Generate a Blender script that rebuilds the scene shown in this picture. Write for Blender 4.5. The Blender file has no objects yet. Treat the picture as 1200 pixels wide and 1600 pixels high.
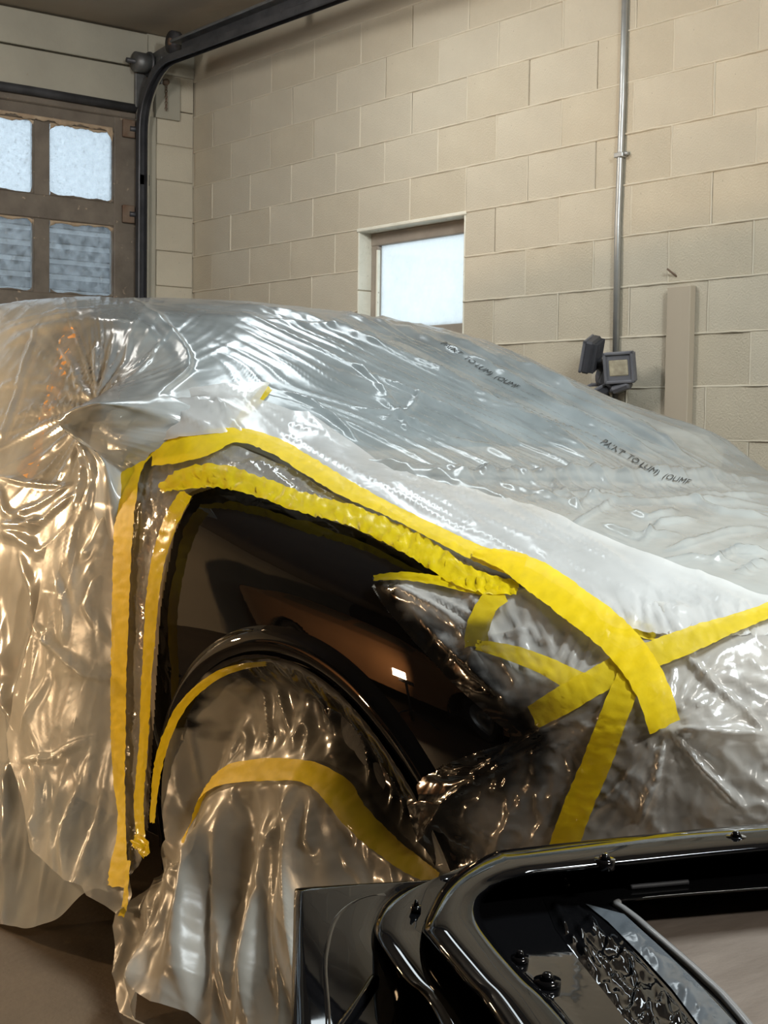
import bpy, bmesh, math, random
import numpy as np
from mathutils import Vector, Matrix
from mathutils.bvhtree import BVHTree
from mathutils.geometry import delaunay_2d_cdt

random.seed(7)
SC = bpy.context.scene
COL = SC.collection

# ------------------------------------------------------------------ camera
CAM_Z = 1.07
YAW, PITCH, ROLL, FPX = 0.658358, 0.0588154, 0.0144965, 2250.0
_f = np.array([math.sin(YAW) * math.cos(PITCH), math.cos(YAW) * math.cos(PITCH), -math.sin(PITCH)])
_r = np.array([math.cos(YAW), -math.sin(YAW), 0.0])
_u = np.cross(_r, _f)
CR = math.cos(ROLL) * _r + math.sin(ROLL) * _u
CU = -math.sin(ROLL) * _r + math.cos(ROLL) * _u
CF = _f
CAM = np.array([0.0, 0.0, CAM_Z])
cd = bpy.data.cameras.new('camera')
cd.sensor_fit = 'VERTICAL'
cd.sensor_height = 36.0
cd.lens = 36.0 * FPX / 1600.0
cd.clip_start = 0.05
cam = bpy.data.objects.new('camera', cd)
COL.objects.link(cam)
M = Matrix.Identity(4)
for i in range(3):
    M[i][0], M[i][1], M[i][2], M[i][3] = CR[i], CU[i], -CF[i], CAM[i]
cam.matrix_world = M
SC.camera = cam

# ------------------------------------------------------------------ world, exposure
W = bpy.data.worlds.new('overcast_sky')
SC.world = W
W.use_nodes = True
bgn = W.node_tree.nodes['Background']
bgn.inputs['Color'].default_value = (0.90, 0.96, 1.0, 1)
bgn.inputs['Strength'].default_value = 1.45
vs = SC.view_settings
vs.view_transform = 'Standard'
vs.look = 'None'
vs.exposure = 0.0
vs.gamma = 1.0
vs.use_curve_mapping = False
SC.cycles.transparent_max_bounces = 14
SC.cycles.max_bounces = 6
SC.cycles.diffuse_bounces = 3
SC.cycles.glossy_bounces = 4
SC.cycles.adaptive_threshold = 0.05
SC.cycles.sample_clamp_indirect = 6.0

# ------------------------------------------------------------------ lamps
def area(name, loc, target, size, energy, color, parent=None):
    l = bpy.data.lights.new(name, 'AREA')
    l.shape = 'RECTANGLE'
    l.size, l.size_y = size
    l.energy = energy
    l.color = color
    o = bpy.data.objects.new(name, l)
    COL.objects.link(o)
    o.location = loc
    d = Vector(target) - Vector(loc)
    o.rotation_euler = d.to_track_quat('-Z', 'Y').to_euler()
    return o
COOL = (0.86, 0.96, 1.0)
NEUT = (1.0, 0.95, 0.85)
WARM = (1.0, 0.68, 0.38)
area('ceiling_lamp_light', (2.15, 0.6, 3.12), (2.4, 1.9, 0.9), (0.16, 1.25), 160, (0.88, 0.97, 1.0))
area('ceiling_lamp_light', (3.2, 4.4, 3.16), (3.1, 4.2, 1.0), (0.2, 2.4), 16, COOL)
area('ceiling_lamp_light', (1.9, 5.0, 3.14), (4.3, 5.7, 1.5), (0.16, 1.25), 66, (1.0, 0.96, 0.90))  # added, unseen lamp that lifts the far part of the right wall
area('ceiling_lamp_light', (1.3, -2.1, 3.12), (1.8, 1.3, 0.6), (1.25, 0.16), 76, (1.0, 0.97, 0.90))
for src, tgt, en in (((-1.1, 3.9, 0.50), (1.5, 3.0, 0.4), 9), ((-1.1, 3.9, 0.50), (-1.5, 6.8, 0.8), 60), ((0.45, 4.9, 1.20), (1.7, 3.8, 1.15), 26)):  # the last is an added, unseen lamp giving the door its orange side light
    wl_ = area('work_lamp_light', src, tgt, (0.15, 0.09), en, WARM)
    wl_.data.spread = math.radians(80 if en < 10 else 120)

# ------------------------------------------------------------------ helpers
def tag(o, label=None, cat=None, group=None, kind=None):
    if label: o['label'] = label
    if cat: o['category'] = cat
    if group: o['group'] = group
    if kind: o['kind'] = kind
    return o

def empty(name, loc=(0, 0, 0)):
    o = bpy.data.objects.new(name, None)
    o.empty_display_size = 0.1
    COL.objects.link(o)
    o.location = loc
    return o

def link(name, me, mat, parent=None):
    if mat is not None:
        me.materials.clear()
        me.materials.append(mat)
    o = bpy.data.objects.new(name, me)
    COL.objects.link(o)
    if parent is not None:
        o.parent = parent
        if parent.type == 'EMPTY' and tuple(parent.location) != (0, 0, 0):
            o.matrix_parent_inverse = Matrix.Translation(parent.location).inverted()
    return o

def mesh_np(name, V, Fc, mat, parent=None, smooth=True):
    me = bpy.data.meshes.new(name)
    me.from_pydata([tuple(map(float, v)) for v in V], [], [tuple(int(i) for i in f) for f in Fc])
    me.update()
    if smooth:
        me.polygons.foreach_set('use_smooth', [True] * len(me.polygons))
    return link(name, me, mat, parent)

def bm_obj(name, bm, mat, parent=None, smooth=False):
    me = bpy.data.meshes.new(name)
    bm.to_mesh(me)
    bm.free()
    if smooth:
        me.polygons.foreach_set('use_smooth', [True] * len(me.polygons))
    return link(name, me, mat, parent)

def add_box(bm, lo, hi, bevel=0.0):
    r = bmesh.ops.create_cube(bm, size=1.0)
    vs_ = r['verts']
    c = [(lo[i] + hi[i]) / 2 for i in range(3)]
    s = [hi[i] - lo[i] for i in range(3)]
    for v in vs_:
        v.co = Vector((c[0] + v.co.x * s[0], c[1] + v.co.y * s[1], c[2] + v.co.z * s[2]))
    if bevel:
        es = list({e for v in vs_ for e in v.link_edges})
        bmesh.ops.bevel(bm, geom=es, offset=bevel, segments=1, affect='EDGES')
    return vs_

def box(name, lo, hi, mat, parent=None, bevel=0.0):
    bm = bmesh.new()
    add_box(bm, lo, hi, bevel)
    return bm_obj(name, bm, mat, parent)

def obox(name, center, size, rot, mat, parent=None, bevel=0.0):
    bm = bmesh.new()
    add_box(bm, [-s / 2 for s in size], [s / 2 for s in size], bevel)
    bmesh.ops.transform(bm, matrix=Matrix.Translation(center) @ rot, verts=bm.verts)
    return bm_obj(name, bm, mat, parent)

def frames(path):
    P = np.asarray(path, float)
    T = np.gradient(P, axis=0)
    T /= np.linalg.norm(T, axis=1)[:, None] + 1e-12
    return P, T

def tube(name, path, r, mat, parent=None, n=8, up=(0, 0, 1)):
    P, T = frames(path)
    V, Fc = [], []
    rr = np.broadcast_to(r, len(P))
    up = np.array(up, float)
    prev = None
    for i in range(len(P)):
        a = np.cross(T[i], up) if prev is None else prev - T[i] * (prev @ T[i])
        if np.linalg.norm(a) < 1e-4:
            a = np.cross(T[i], [1, 0, 0.3])
        a /= np.linalg.norm(a)
        prev = a
        b = np.cross(T[i], a)
        for k in range(n):
            an = 2 * math.pi * k / n
            V.append(P[i] + rr[i] * (math.cos(an) * a + math.sin(an) * b))
    for i in range(len(P) - 1):
        for k in range(n):
            k2 = (k + 1) % n
            Fc.append((i * n + k, i * n + k2, (i + 1) * n + k2, (i + 1) * n + k))
    Fc.append(tuple(range(n - 1, -1, -1)))
    Fc.append(tuple((len(P) - 1) * n + k for k in range(n)))
    return mesh_np(name, V, Fc, mat, parent)

def sweep_profile(name, path, prof, side, mat, parent=None, close=True, smooth=False):
    """prof: list of (a along side vec, b along normal) swept on path; side vec constant."""
    P, T = frames(path)
    S = np.array(side, float)
    V, Fc = [], []
    m = len(prof)
    for i in range(len(P)):
        nrm = np.cross(T[i], S)
        nrm /= np.linalg.norm(nrm)
        for a, b in prof:
            V.append(P[i] + a * S + b * nrm)
    for i in range(len(P) - 1):
        for k in range(m if close else m - 1):
            k2 = (k + 1) % m
            Fc.append((i * m + k, i * m + k2, (i + 1) * m + k2, (i + 1) * m + k))
    return mesh_np(name, V, Fc, mat, parent, smooth)

def cylinder(name, a, b, r, mat, parent=None, n=20, r2=None):
    a, b = np.array(a, float), np.array(b, float)
    t = np.linspace(0, 1, 2)[:, None]
    return tube(name, a + (b - a) * t, np.array([r, r if r2 is None else r2]), mat, parent, n=n, up=(0.3, 0.2, 1))

# ---- camera projection used to set out measured points on real surfaces
def ray(px, py):
    d = CF + (px - 600.0) / FPX * CR - (py - 800.0) / FPX * CU
    return d
def onX(px, py, X): d = ray(px, py); return CAM + d * (X / d[0])
def onY(px, py, Y): d = ray(px, py); return CAM + d * (Y / d[1])
def onZ(px, py, z): d = ray(px, py); return CAM + d * ((z - CAM_Z) / d[2])
def project(P):
    Q = np.asarray(P) - CAM
    dep = Q @ CF
    dep = np.where(np.abs(dep) < 1e-6, 1e-6, dep)
    return np.stack([600 + FPX * (Q @ CR) / dep, 800 - FPX * (Q @ CU) / dep], -1), dep

# ---- noise
_rng = np.random.RandomState(3)
_perm = _rng.permutation(4096)
_ga = _rng.rand(4096) * 2 * math.pi
def pn(x, y, seed=0):
    x = np.asarray(x, float) + seed * 17.31
    y = np.asarray(y, float) + seed * 9.77
    xi, yi = np.floor(x).astype(int), np.floor(y).astype(int)
    xf, yf = x - xi, y - yi
    u, v = xf * xf * xf * (xf * (xf * 6 - 15) + 10), yf * yf * yf * (yf * (yf * 6 - 15) + 10)
    def g(ix, iy, dx, dy):
        h = _perm[(_perm[ix & 4095] + iy) & 4095]
        return np.cos(_ga[h]) * dx + np.sin(_ga[h]) * dy
    a = g(xi, yi, xf, yf); b = g(xi + 1, yi, xf - 1, yf)
    c = g(xi, yi + 1, xf, yf - 1); d = g(xi + 1, yi + 1, xf - 1, yf - 1)
    return (a + u * (b - a) + v * (c - a + u * (a - b - c + d))) * 1.5
def ridge(x, y, seed=0, sharp=2.0):
    return (1 - np.minimum(1, np.abs(pn(x, y, seed)) * 2.2)) ** sharp
def sstep(a, b, x):
    t = np.clip((np.asarray(x, float) - a) / (b - a), 0, 1)
    return t * t * (3 - 2 * t)

def pchip(xk, yk, x):
    xk, yk = np.asarray(xk, float), np.asarray(yk, float)
    h = np.diff(xk); dl = np.diff(yk) / h
    d = np.zeros_like(yk)
    for i in range(1, len(xk) - 1):
        if dl[i - 1] * dl[i] > 0:
            w1, w2 = 2 * h[i] + h[i - 1], h[i] + 2 * h[i - 1]
            d[i] = (w1 + w2) / (w1 / dl[i - 1] + w2 / dl[i])
    d[0], d[-1] = dl[0], dl[-1]
    x = np.clip(x, xk[0], xk[-1])
    i = np.clip(np.searchsorted(xk, x) - 1, 0, len(xk) - 2)
    t = (x - xk[i]) / h[i]
    return ((1 + 2 * t) * (1 - t) ** 2 * yk[i] + t * (1 - t) ** 2 * h[i] * d[i] + t * t * (3 - 2 * t) * yk[i + 1] + t * t * (t - 1) * h[i] * d[i + 1])

def catmull(P, n):
    """resample a polyline of any dimension with a centripetal spline, n points evenly spaced in index-length"""
    P = np.asarray(P, float)
    L = np.concatenate([[0], np.cumsum(np.linalg.norm(np.diff(P[:, :2], axis=0), axis=1))])
    t = np.linspace(0, L[-1], n)
    out = np.stack([pchip_c(L, P[:, k], t) for k in range(P.shape[1])], -1)
    return out
def pchip_c(xk, yk, x):
    # cubic hermite with finite-difference tangents (smooth through points)
    h = np.diff(xk); dl = np.diff(yk) / np.maximum(h, 1e-9)
    d = np.empty_like(yk)
    d[0], d[-1] = dl[0], dl[-1]
    d[1:-1] = (dl[:-1] * h[1:] + dl[1:] * h[:-1]) / (h[1:] + h[:-1])
    i = np.clip(np.searchsorted(xk, x) - 1, 0, len(xk) - 2)
    t = (x - xk[i]) / h[i]
    return ((1 + 2 * t) * (1 - t) ** 2 * yk[i] + t * (1 - t) ** 2 * h[i] * d[i] + t * t * (3 - 2 * t) * yk[i + 1] + t * t * (t - 1) * h[i] * d[i + 1])

def inpoly(pts, poly):
    x, y = pts[:, 0], pts[:, 1]
    poly = np.asarray(poly, float)
    ins = np.zeros(len(pts), bool)
    j = len(poly) - 1
    for i in range(len(poly)):
        xi, yi = poly[i]; xj, yj = poly[j]
        c = ((yi > y) != (yj > y)) & (x < (xj - xi) * (y - yi) / ((yj - yi) if yj != yi else 1e-9) + xi)
        ins ^= c
        j = i
    return ins
def segdist(pts, line):
    line = np.asarray(line, float)
    best = np.full(len(pts), 1e9); tt = np.zeros(len(pts)); acc = 0.0
    for a, b in zip(line[:-1], line[1:]):
        ab = b - a; L2 = ab @ ab
        t = np.clip(((pts - a) @ ab) / max(L2, 1e-9), 0, 1)
        d = np.linalg.norm(pts - (a + t[:, None] * ab), axis=1)
        m = d < best
        best[m] = d[m]; tt[m] = acc + t[m] * math.sqrt(L2)
        acc += math.sqrt(L2)
    return best, tt / max(acc, 1e-9)

# ------------------------------------------------------------------ materials
def new_mat(name):
    m = bpy.data.materials.new(name)
    m.use_nodes = True
    nt = m.node_tree
    for n in list(nt.nodes):
        nt.nodes.remove(n)
    out = nt.nodes.new('ShaderNodeOutputMaterial')
    return m, nt, out
def N(nt, typ, **kw):
    n = nt.nodes.new(typ)
    for k, v in kw.items():
        if k.startswith('i_'):
            n.inputs[k[2:].replace('_', ' ')].default_value = v
        else:
            setattr(n, k, v)
    return n
def ramp(nt, fac, stops):
    r = nt.nodes.new('ShaderNodeValToRGB')
    el = r.color_ramp.elements
    while len(el) > 1:
        el.remove(el[-1])
    el[0].position, el[0].color = stops[0][0], (*stops[0][1], 1)
    for p, c in stops[1:]:
        e = el.new(p); e.color = (*c, 1)
    nt.links.new(fac, r.inputs[0])
    return r.outputs[0]
def coords(nt, scale=(1, 1, 1), kind='Object'):
    tc = nt.nodes.new('ShaderNodeTexCoord')
    mp = nt.nodes.new('ShaderNodeMapping')
    mp.inputs['Scale'].default_value = scale
    nt.links.new(tc.outputs[kind], mp.inputs[0])
    return mp.outputs[0]
def noise(nt, vec, scale, detail=4, rough=0.55, dist=0.0):
    n = N(nt, 'ShaderNodeTexNoise')
    n.inputs['Scale'].default_value = scale
    n.inputs['Detail'].default_value = detail
    n.inputs['Roughness'].default_value = rough
    n.inputs['Distortion'].default_value = dist
    nt.links.new(vec, n.inputs['Vector'])
    return n.outputs[0]
def bump(nt, h, strength, dist=0.01, normal=None):
    b = N(nt, 'ShaderNodeBump')
    b.inputs['Strength'].default_value = strength
    b.inputs['Distance'].default_value = dist
    nt.links.new(h, b.inputs['Height'])
    if normal is not None:
        nt.links.new(normal, b.inputs['Normal'])
    return b.outputs[0]
def surface(name, c1, c2, scale=4.0, rough=0.7, bscale=60.0, bstr=0.3, bdist=0.004, metallic=0.0, spec=0.5, stretch=(1, 1, 1), spots=None, coat=0.0, detail=5):
    m, nt, out = new_mat(name)
    v = coords(nt, stretch)
    col = ramp(nt, noise(nt, v, scale, detail), [(0.3, c1), (0.7, c2)])
    if spots:
        sc_, th, sc_col = spots
        s = ramp(nt, noise(nt, v, sc_, 3), [(th, (0, 0, 0)), (th + 0.05, (1, 1, 1))])
        mx = N(nt, 'ShaderNodeMixRGB')
        nt.links.new(s, mx.inputs[0]); nt.links.new(col, mx.inputs[1]); mx.inputs[2].default_value = (*sc_col, 1)
        col = mx.outputs[0]
    p = N(nt, 'ShaderNodeBsdfPrincipled')
    nt.links.new(col, p.inputs['Base Color'])
    p.inputs['Roughness'].default_value = rough
    p.inputs['Metallic'].default_value = metallic
    p.inputs['Specular IOR Level'].default_value = spec
    p.inputs['Coat Weight'].default_value = coat
    p.inputs['Coat Roughness'].default_value = 0.03
    if bstr:
        nt.links.new(bump(nt, noise(nt, v, bscale, 4), bstr, bdist), p.inputs['Normal'])
    nt.links.new(p.outputs[0], out.inputs[0])
    return m

def film(name, opacity=0.45, tint=(0.86, 0.86, 0.84), rough=0.2, wr=0.5, gloss=1.0, stretch=(1, 1, 1), fine=70.0, spray=False, trans=0.5):
    """thin polythene: see-through, milky, with sharp crinkles"""
    m, nt, out = new_mat(name)
    v = coords(nt, stretch)
    n1 = noise(nt, v, fine * 0.22, 3, 0.5, 0.6)
    b3 = bump(nt, n1, wr, 0.008)
    df = N(nt, 'ShaderNodeBsdfDiffuse'); df.inputs[0].default_value = (*tint, 1)
    tr = N(nt, 'ShaderNodeBsdfTranslucent'); tr.inputs[0].default_value = (*tint, 1)
    nt.links.new(b3, df.inputs['Normal'])
    milky = N(nt, 'ShaderNodeMixShader'); milky.inputs[0].default_value = trans
    nt.links.new(df.outputs[0], milky.inputs[1]); nt.links.new(tr.outputs[0], milky.inputs[2])
    tp = N(nt, 'ShaderNodeBsdfTransparent'); tp.inputs[0].default_value = (0.98, 0.98, 0.97, 1)
    body = N(nt, 'ShaderNodeMixShader')
    opn = N(nt, 'ShaderNodeMapRange')
    nt.links.new(noise(nt, v, fine * 0.1, 2), opn.inputs[0])
    opn.inputs[1].default_value, opn.inputs[2].default_value = 0.3, 0.7
    opn.inputs[3].default_value, opn.inputs[4].default_value = max(0, opacity - 0.10), min(1, opacity + 0.10)
    nt.links.new(opn.outputs[0], body.inputs[0])
    nt.links.new(tp.outputs[0], body.inputs[1]); nt.links.new(milky.outputs[0], body.inputs[2])
    gl = N(nt, 'ShaderNodeBsdfGlossy'); gl.inputs['Roughness'].default_value = rough
    nt.links.new(b3, gl.inputs['Normal'])
    fr = N(nt, 'ShaderNodeFresnel'); fr.inputs[0].default_value = 1.5
    nt.links.new(b3, fr.inputs['Normal'])
    fm = N(nt, 'ShaderNodeMath', operation='MULTIPLY'); fm.inputs[1].default_value = gloss
    nt.links.new(fr.outputs[0], fm.inputs[0])
    fin = N(nt, 'ShaderNodeMixShader')
    nt.links.new(fm.outputs[0], fin.inputs[0]); nt.links.new(body.outputs[0], fin.inputs[1]); nt.links.new(gl.outputs[0], fin.inputs[2])
    last = fin.outputs[0]
    if spray:
        at = N(nt, 'ShaderNodeAttribute', attribute_name='overspray')
        bp = N(nt, 'ShaderNodeBsdfPrincipled')
        bp.inputs['Base Color'].default_value = (0.006, 0.006, 0.006, 1)
        bp.inputs['Roughness'].default_value = 0.12
        nt.links.new(b3, bp.inputs['Normal'])
        fx = N(nt, 'ShaderNodeMixShader')
        nt.links.new(at.outputs['Fac'], fx.inputs[0]); nt.links.new(last, fx.inputs[1]); nt.links.new(bp.outputs[0], fx.inputs[2])
        last = fx.outputs[0]
    nt.links.new(last, out.inputs[0])
    return m

def tape_mat(name, col, opacity=0.93, rough=0.52):
    m, nt, out = new_mat(name)
    v = coords(nt)
    c = ramp(nt, noise(nt, v, 26.0, 5), [(0.25, tuple(x * 0.80 for x in col)), (0.7, col)])
    at = N(nt, 'ShaderNodeAttribute', attribute_name='overspray')
    mx = N(nt, 'ShaderNodeMixRGB'); mx.inputs[2].default_value = (0.03, 0.026, 0.004, 1)
    nt.links.new(at.outputs['Fac'], mx.inputs[0]); nt.links.new(c, mx.inputs[1])
    p = N(nt, 'ShaderNodeBsdfPrincipled')
    nt.links.new(mx.outputs[0], p.inputs['Base Color'])
    p.inputs['Roughness'].default_value = rough
    p.inputs['Specular IOR Level'].default_value = 0.22
    b = bump(nt, noise(nt, v, 40.0, 3, 0.5), 0.15, 0.005)
    nt.links.new(bump(nt, noise(nt, v, 600.0, 2), 0.12, 0.001, b), p.inputs['Normal'])
    tr = N(nt, 'ShaderNodeBsdfTranslucent'); nt.links.new(mx.outputs[0], tr.inputs[0])
    a = N(nt, 'ShaderNodeMixShader'); a.inputs[0].default_value = 0.2
    nt.links.new(p.outputs[0], a.inputs[1]); nt.links.new(tr.outputs[0], a.inputs[2])
    tp = N(nt, 'ShaderNodeBsdfTransparent')
    f = N(nt, 'ShaderNodeMixShader'); f.inputs[0].default_value = opacity
    nt.links.new(tp.outputs[0], f.inputs[1]); nt.links.new(a.outputs[0], f.inputs[2])
    nt.links.new(f.outputs[0], out.inputs[0])
    return m

def glass_mat(name, clear=0.25, tint=(0.92, 0.97, 1.0), dirt=(0.35, 0.36, 0.36), dscale=30.0, dth=0.62, wspecks=False):
    """grimy obscured window glass"""
    m, nt, out = new_mat(name)
    v = coords(nt)
    tr = N(nt, 'ShaderNodeBsdfTranslucent'); tr.inputs[0].default_value = (*tint, 1)
    tp = N(nt, 'ShaderNodeBsdfTransparent'); tp.inputs[0].default_value = (*tint, 1)
    gl = N(nt, 'ShaderNodeBsdfGlossy'); gl.inputs['Roughness'].default_value = 0.25
    cf = ramp(nt, noise(nt, v, dscale * 0.6, 6, 0.7), [(0.3, (clear * 0.4,) * 3), (0.7, (min(1, clear * 1.5),) * 3)])
    mx = N(nt, 'ShaderNodeMixShader')
    nt.links.new(cf, mx.inputs[0]); nt.links.new(tr.outputs[0], mx.inputs[1]); nt.links.new(tp.outputs[0], mx.inputs[2])
    dt = N(nt, 'ShaderNodeBsdfDiffuse'); dt.inputs[0].default_value = (*dirt, 1)
    df = ramp(nt, noise(nt, v, dscale, 5, 0.7), [(dth, (0, 0, 0)), (dth + 0.15, (0.55, 0.55, 0.55))])
    m2 = N(nt, 'ShaderNodeMixShader')
    nt.links.new(df, m2.inputs[0]); nt.links.new(mx.outputs[0], m2.inputs[1]); nt.links.new(dt.outputs[0], m2.inputs[2])
    m3 = N(nt, 'ShaderNodeMixShader'); m3.inputs[0].default_value = 0.05
    nt.links.new(m2.outputs[0], m3.inputs[1]); nt.links.new(gl.outputs[0], m3.inputs[2])
    nt.links.new(m3.outputs[0], out.inputs[0])
    return m

def emit(name, col, s):
    m, nt, out = new_mat(name)
    e = N(nt, 'ShaderNodeEmission'); e.inputs[0].default_value = (*col, 1); e.inputs[1].default_value = s
    nt.links.new(e.outputs[0], out.inputs[0])
    return m

MT = {}
MT['block'] = surface('painted_block', (0.465, 0.415, 0.325), (0.545, 0.49, 0.385), 2.2, 0.85, 130, 0.55, 0.006, spots=(46, 0.70, (0.38, 0.35, 0.28)))
MT['block2'] = surface('painted_block_dusty', (0.455, 0.40, 0.305), (0.53, 0.47, 0.36), 2.6, 0.85, 120, 0.6, 0.006, spots=(40, 0.71, (0.31, 0.27, 0.21)))
MT['mortar'] = surface('painted_mortar', (0.52, 0.47, 0.37), (0.60, 0.54, 0.425), 6, 0.85, 150, 0.4, 0.004)
MT['wallplain'] = surface('painted_wall', (0.455, 0.40, 0.305), (0.525, 0.465, 0.36), 2, 0.85, 90, 0.3, 0.005)
MT['darkwall'] = surface('grimy_dark_wall', (0.035, 0.030, 0.025), (0.07, 0.06, 0.05), 2, 0.85, 60, 0.2)  # unseen walls coloured dark so the fender mirrors black
MT['ceiling'] = surface('ceiling_board', (0.27, 0.23, 0.18), (0.33, 0.285, 0.225), 1.5, 0.85, 60, 0.2)
MT['floor'] = surface('stained_concrete', (0.06, 0.043, 0.027), (0.12, 0.086, 0.055), 3.2, 0.55, 45, 0.35, 0.004, spots=(9, 0.68, (0.15, 0.11, 0.075)))
MT['headerboard'] = surface('painted_board', (0.31, 0.29, 0.235), (0.37, 0.345, 0.28), 3, 0.75, 70, 0.25, spots=(30, 0.72, (0.28, 0.24, 0.18)))
MT['doorwood'] = surface('weathered_brown_paint', (0.105, 0.085, 0.066), (0.17, 0.14, 0.11), 9, 0.7, 60, 0.4, 0.004, spots=(22, 0.68, (0.33, 0.25, 0.18)))
MT['putty'] = surface('flaking_putty', (0.30, 0.21, 0.135), (0.46, 0.36, 0.25), 14, 0.9, 60, 0.7, 0.006)
MT['rubber'] = surface('black_rubber', (0.02, 0.02, 0.022), (0.045, 0.045, 0.05), 10, 0.6, 80, 0.2)
MT['steel'] = surface('dull_galvanised_steel', (0.11, 0.11, 0.11), (0.19, 0.19, 0.185), 12, 0.5, 60, 0.2, metallic=0.6)
MT['darksteel'] = surface('dark_track_steel', (0.045, 0.045, 0.05), (0.085, 0.085, 0.09), 10, 0.5, 60, 0.2, metallic=0.5)
MT['rust'] = surface('rusty_steel', (0.14, 0.075, 0.045), (0.2, 0.15, 0.11), 14, 0.75, 60, 0.4, metallic=0.3)
MT['conduit'] = surface('zinc_conduit', (0.36, 0.36, 0.35), (0.48, 0.48, 0.46), 9, 0.4, 60, 0.1, metallic=0.65)
MT['lamphouse'] = surface('charcoal_lamp_housing', (0.035, 0.036, 0.042), (0.06, 0.06, 0.07), 12, 0.5, 80, 0.15)
MT['lampgrey'] = surface('grey_lamp_housing', (0.10, 0.10, 0.115), (0.15, 0.15, 0.165), 12, 0.5, 80, 0.15)
MT['led'] = surface('unlit_led_lens', (0.30, 0.26, 0.19), (0.52, 0.46, 0.33), 30, 0.25, 90, 0.3)
MT['wood'] = surface('painted_post', (0.39, 0.325, 0.245), (0.45, 0.385, 0.295), 2.5, 0.75, 40, 0.2, stretch=(1, 1, 0.2))
MT['jambwhite'] = surface('white_painted_reveal', (0.62, 0.60, 0.50), (0.74, 0.72, 0.62), 6, 0.8, 50, 0.6, 0.006, spots=(40, 0.68, (0.42, 0.38, 0.3)))
MT['sash'] = surface('taupe_window_frame', (0.25, 0.215, 0.18), (0.33, 0.285, 0.235), 8, 0.6, 60, 0.25)
MT['pane'] = glass_mat('frosted_window_glass', 0.25, (0.93, 0.98, 1.0), (0.55, 0.58, 0.58), 14, 0.66)
MT['doorpane'] = glass_mat('dirty_frosted_glass', 0.45, (0.88, 0.95, 1.0), (0.30, 0.31, 0.31), 60, 0.58)
MT['doorpane2'] = glass_mat('streaky_glass', 1.9, (0.88, 0.95, 1.0), (0.50, 0.55, 0.58), 30, 0.60)
MT['blackpaint'] = None
def paint(name, col, rough=0.03, bscale=0, bs=0.0):
    m, nt, out = new_mat(name)
    p = N(nt, 'ShaderNodeBsdfPrincipled')
    v = coords(nt)
    nt.links.new(ramp(nt, noise(nt, v, 5, 2), [(0.3, tuple(c * 0.9 for c in col)), (0.7, col)]), p.inputs['Base Color'])
    p.inputs['Roughness'].default_value = 0.35
    p.inputs['Specular IOR Level'].default_value = 0.0
    p.inputs['Coat Weight'].default_value = 1.0
    p.inputs['Coat Roughness'].default_value = rough
    p.inputs['Coat IOR'].default_value = 1.4
    if bs:
        nt.links.new(bump(nt, noise(nt, v, bscale, 3), bs, 0.003), p.inputs['Coat Normal'])
    nt.links.new(p.outputs[0], out.inputs[0])
    return m
MT['blackpaint'] = paint('wet_black_paint', (0.0035, 0.0035, 0.004), 0.015, 9, 0.03)
MT['panelpaint'] = paint('black_panel_paint', (0.003, 0.003, 0.0035), 0.02, 9, 0.03)
MT['panelpaint'].node_tree.nodes['Principled BSDF'].inputs['Coat Weight'].default_value = 0.6
MT['blackpaint2'] = paint('black_paint_runs', (0.004, 0.004, 0.0045), 0.05, 22, 0.12)
MT['carpaint'] = paint('champagne_car_paint', (0.36, 0.315, 0.26), 0.15)
MT['tancar'] = paint('tan_car_paint', (0.42, 0.22, 0.11), 0.1)
MT['carglass'] = paint('dark_car_glass', (0.10, 0.13, 0.135), 0.02)
MT['sideglass'] = paint('brown_tinted_glass', (0.20, 0.15, 0.105), 0.08)
MT['lens_dark'] = paint('smeared_grey_sealer', (0.10, 0.115, 0.13), 0.18, 40, 0.3)  # blue-grey colour standing for the pale reflection beside the sealer pad
MT['tyre'] = surface('tyre_rubber', (0.015, 0.015, 0.015), (0.03, 0.03, 0.03), 20, 0.8, 80, 0.3)
MT['rim'] = surface('alloy_rim', (0.3, 0.3, 0.3), (0.4, 0.4, 0.4), 8, 0.35, 60, 0.05, metallic=0.8)
MT['lens'] = paint('headlamp_lens', (0.25, 0.25, 0.25), 0.03)
MT['skin'] = surface('grey_brown_primer', (0.15, 0.118, 0.095), (0.21, 0.17, 0.14), 9, 0.42, 50, 0.15, stretch=(1, 3, 1))
MT['film_main'] = film('clear_masking_film', 0.44, (0.80, 0.87, 0.89), 0.20, 0.06, 1.0)
MT['film_white'] = film('milky_masking_film', 0.72, (0.94, 0.94, 0.93), 0.22, 0.16)
MT['film_apron'] = film('hazy_masking_film', 0.44, (0.80, 0.80, 0.74), 0.32, 0.15, 0.8)
MT['film_front'] = film('crinkled_masking_film', 0.55, (0.86, 0.83, 0.78), 0.22, 0.2, 1.0, fine=70, spray=True)
MT['film_strip'] = film('thin_edge_film', 0.34, (0.82, 0.82, 0.8), 0.14, 0.4, 1.2, fine=90, spray=True)
MT['film_wheel'] = film('drape_masking_film', 0.52, (0.82, 0.79, 0.70), 0.3, 0.12, 0.7, spray=True)
MT['tape'] = tape_mat('yellow_masking_tape', (0.86, 0.62, 0.006))
MT['tape_old'] = tape_mat('olive_masking_tape', (0.70, 0.52, 0.012), 0.88)
MT['tape_thin'] = tape_mat('glossy_yellow_fine_tape', (0.80, 0.60, 0.008), 0.88, 0.24)
MT['amber'] = tape_mat('amber_strip', (0.95, 0.50, 0.17), 0.7, 0.25)  # orange of the warm lamp's glint, put into the colour
MT['ink'] = surface('black_ink', (0.02, 0.022, 0.022), (0.03, 0.03, 0.03), 5, 0.6, 10, 0)
MT['siding'] = surface('grey_siding', (0.03, 0.033, 0.036), (0.06, 0.063, 0.067), 4, 0.8, 30, 0.2)
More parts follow.
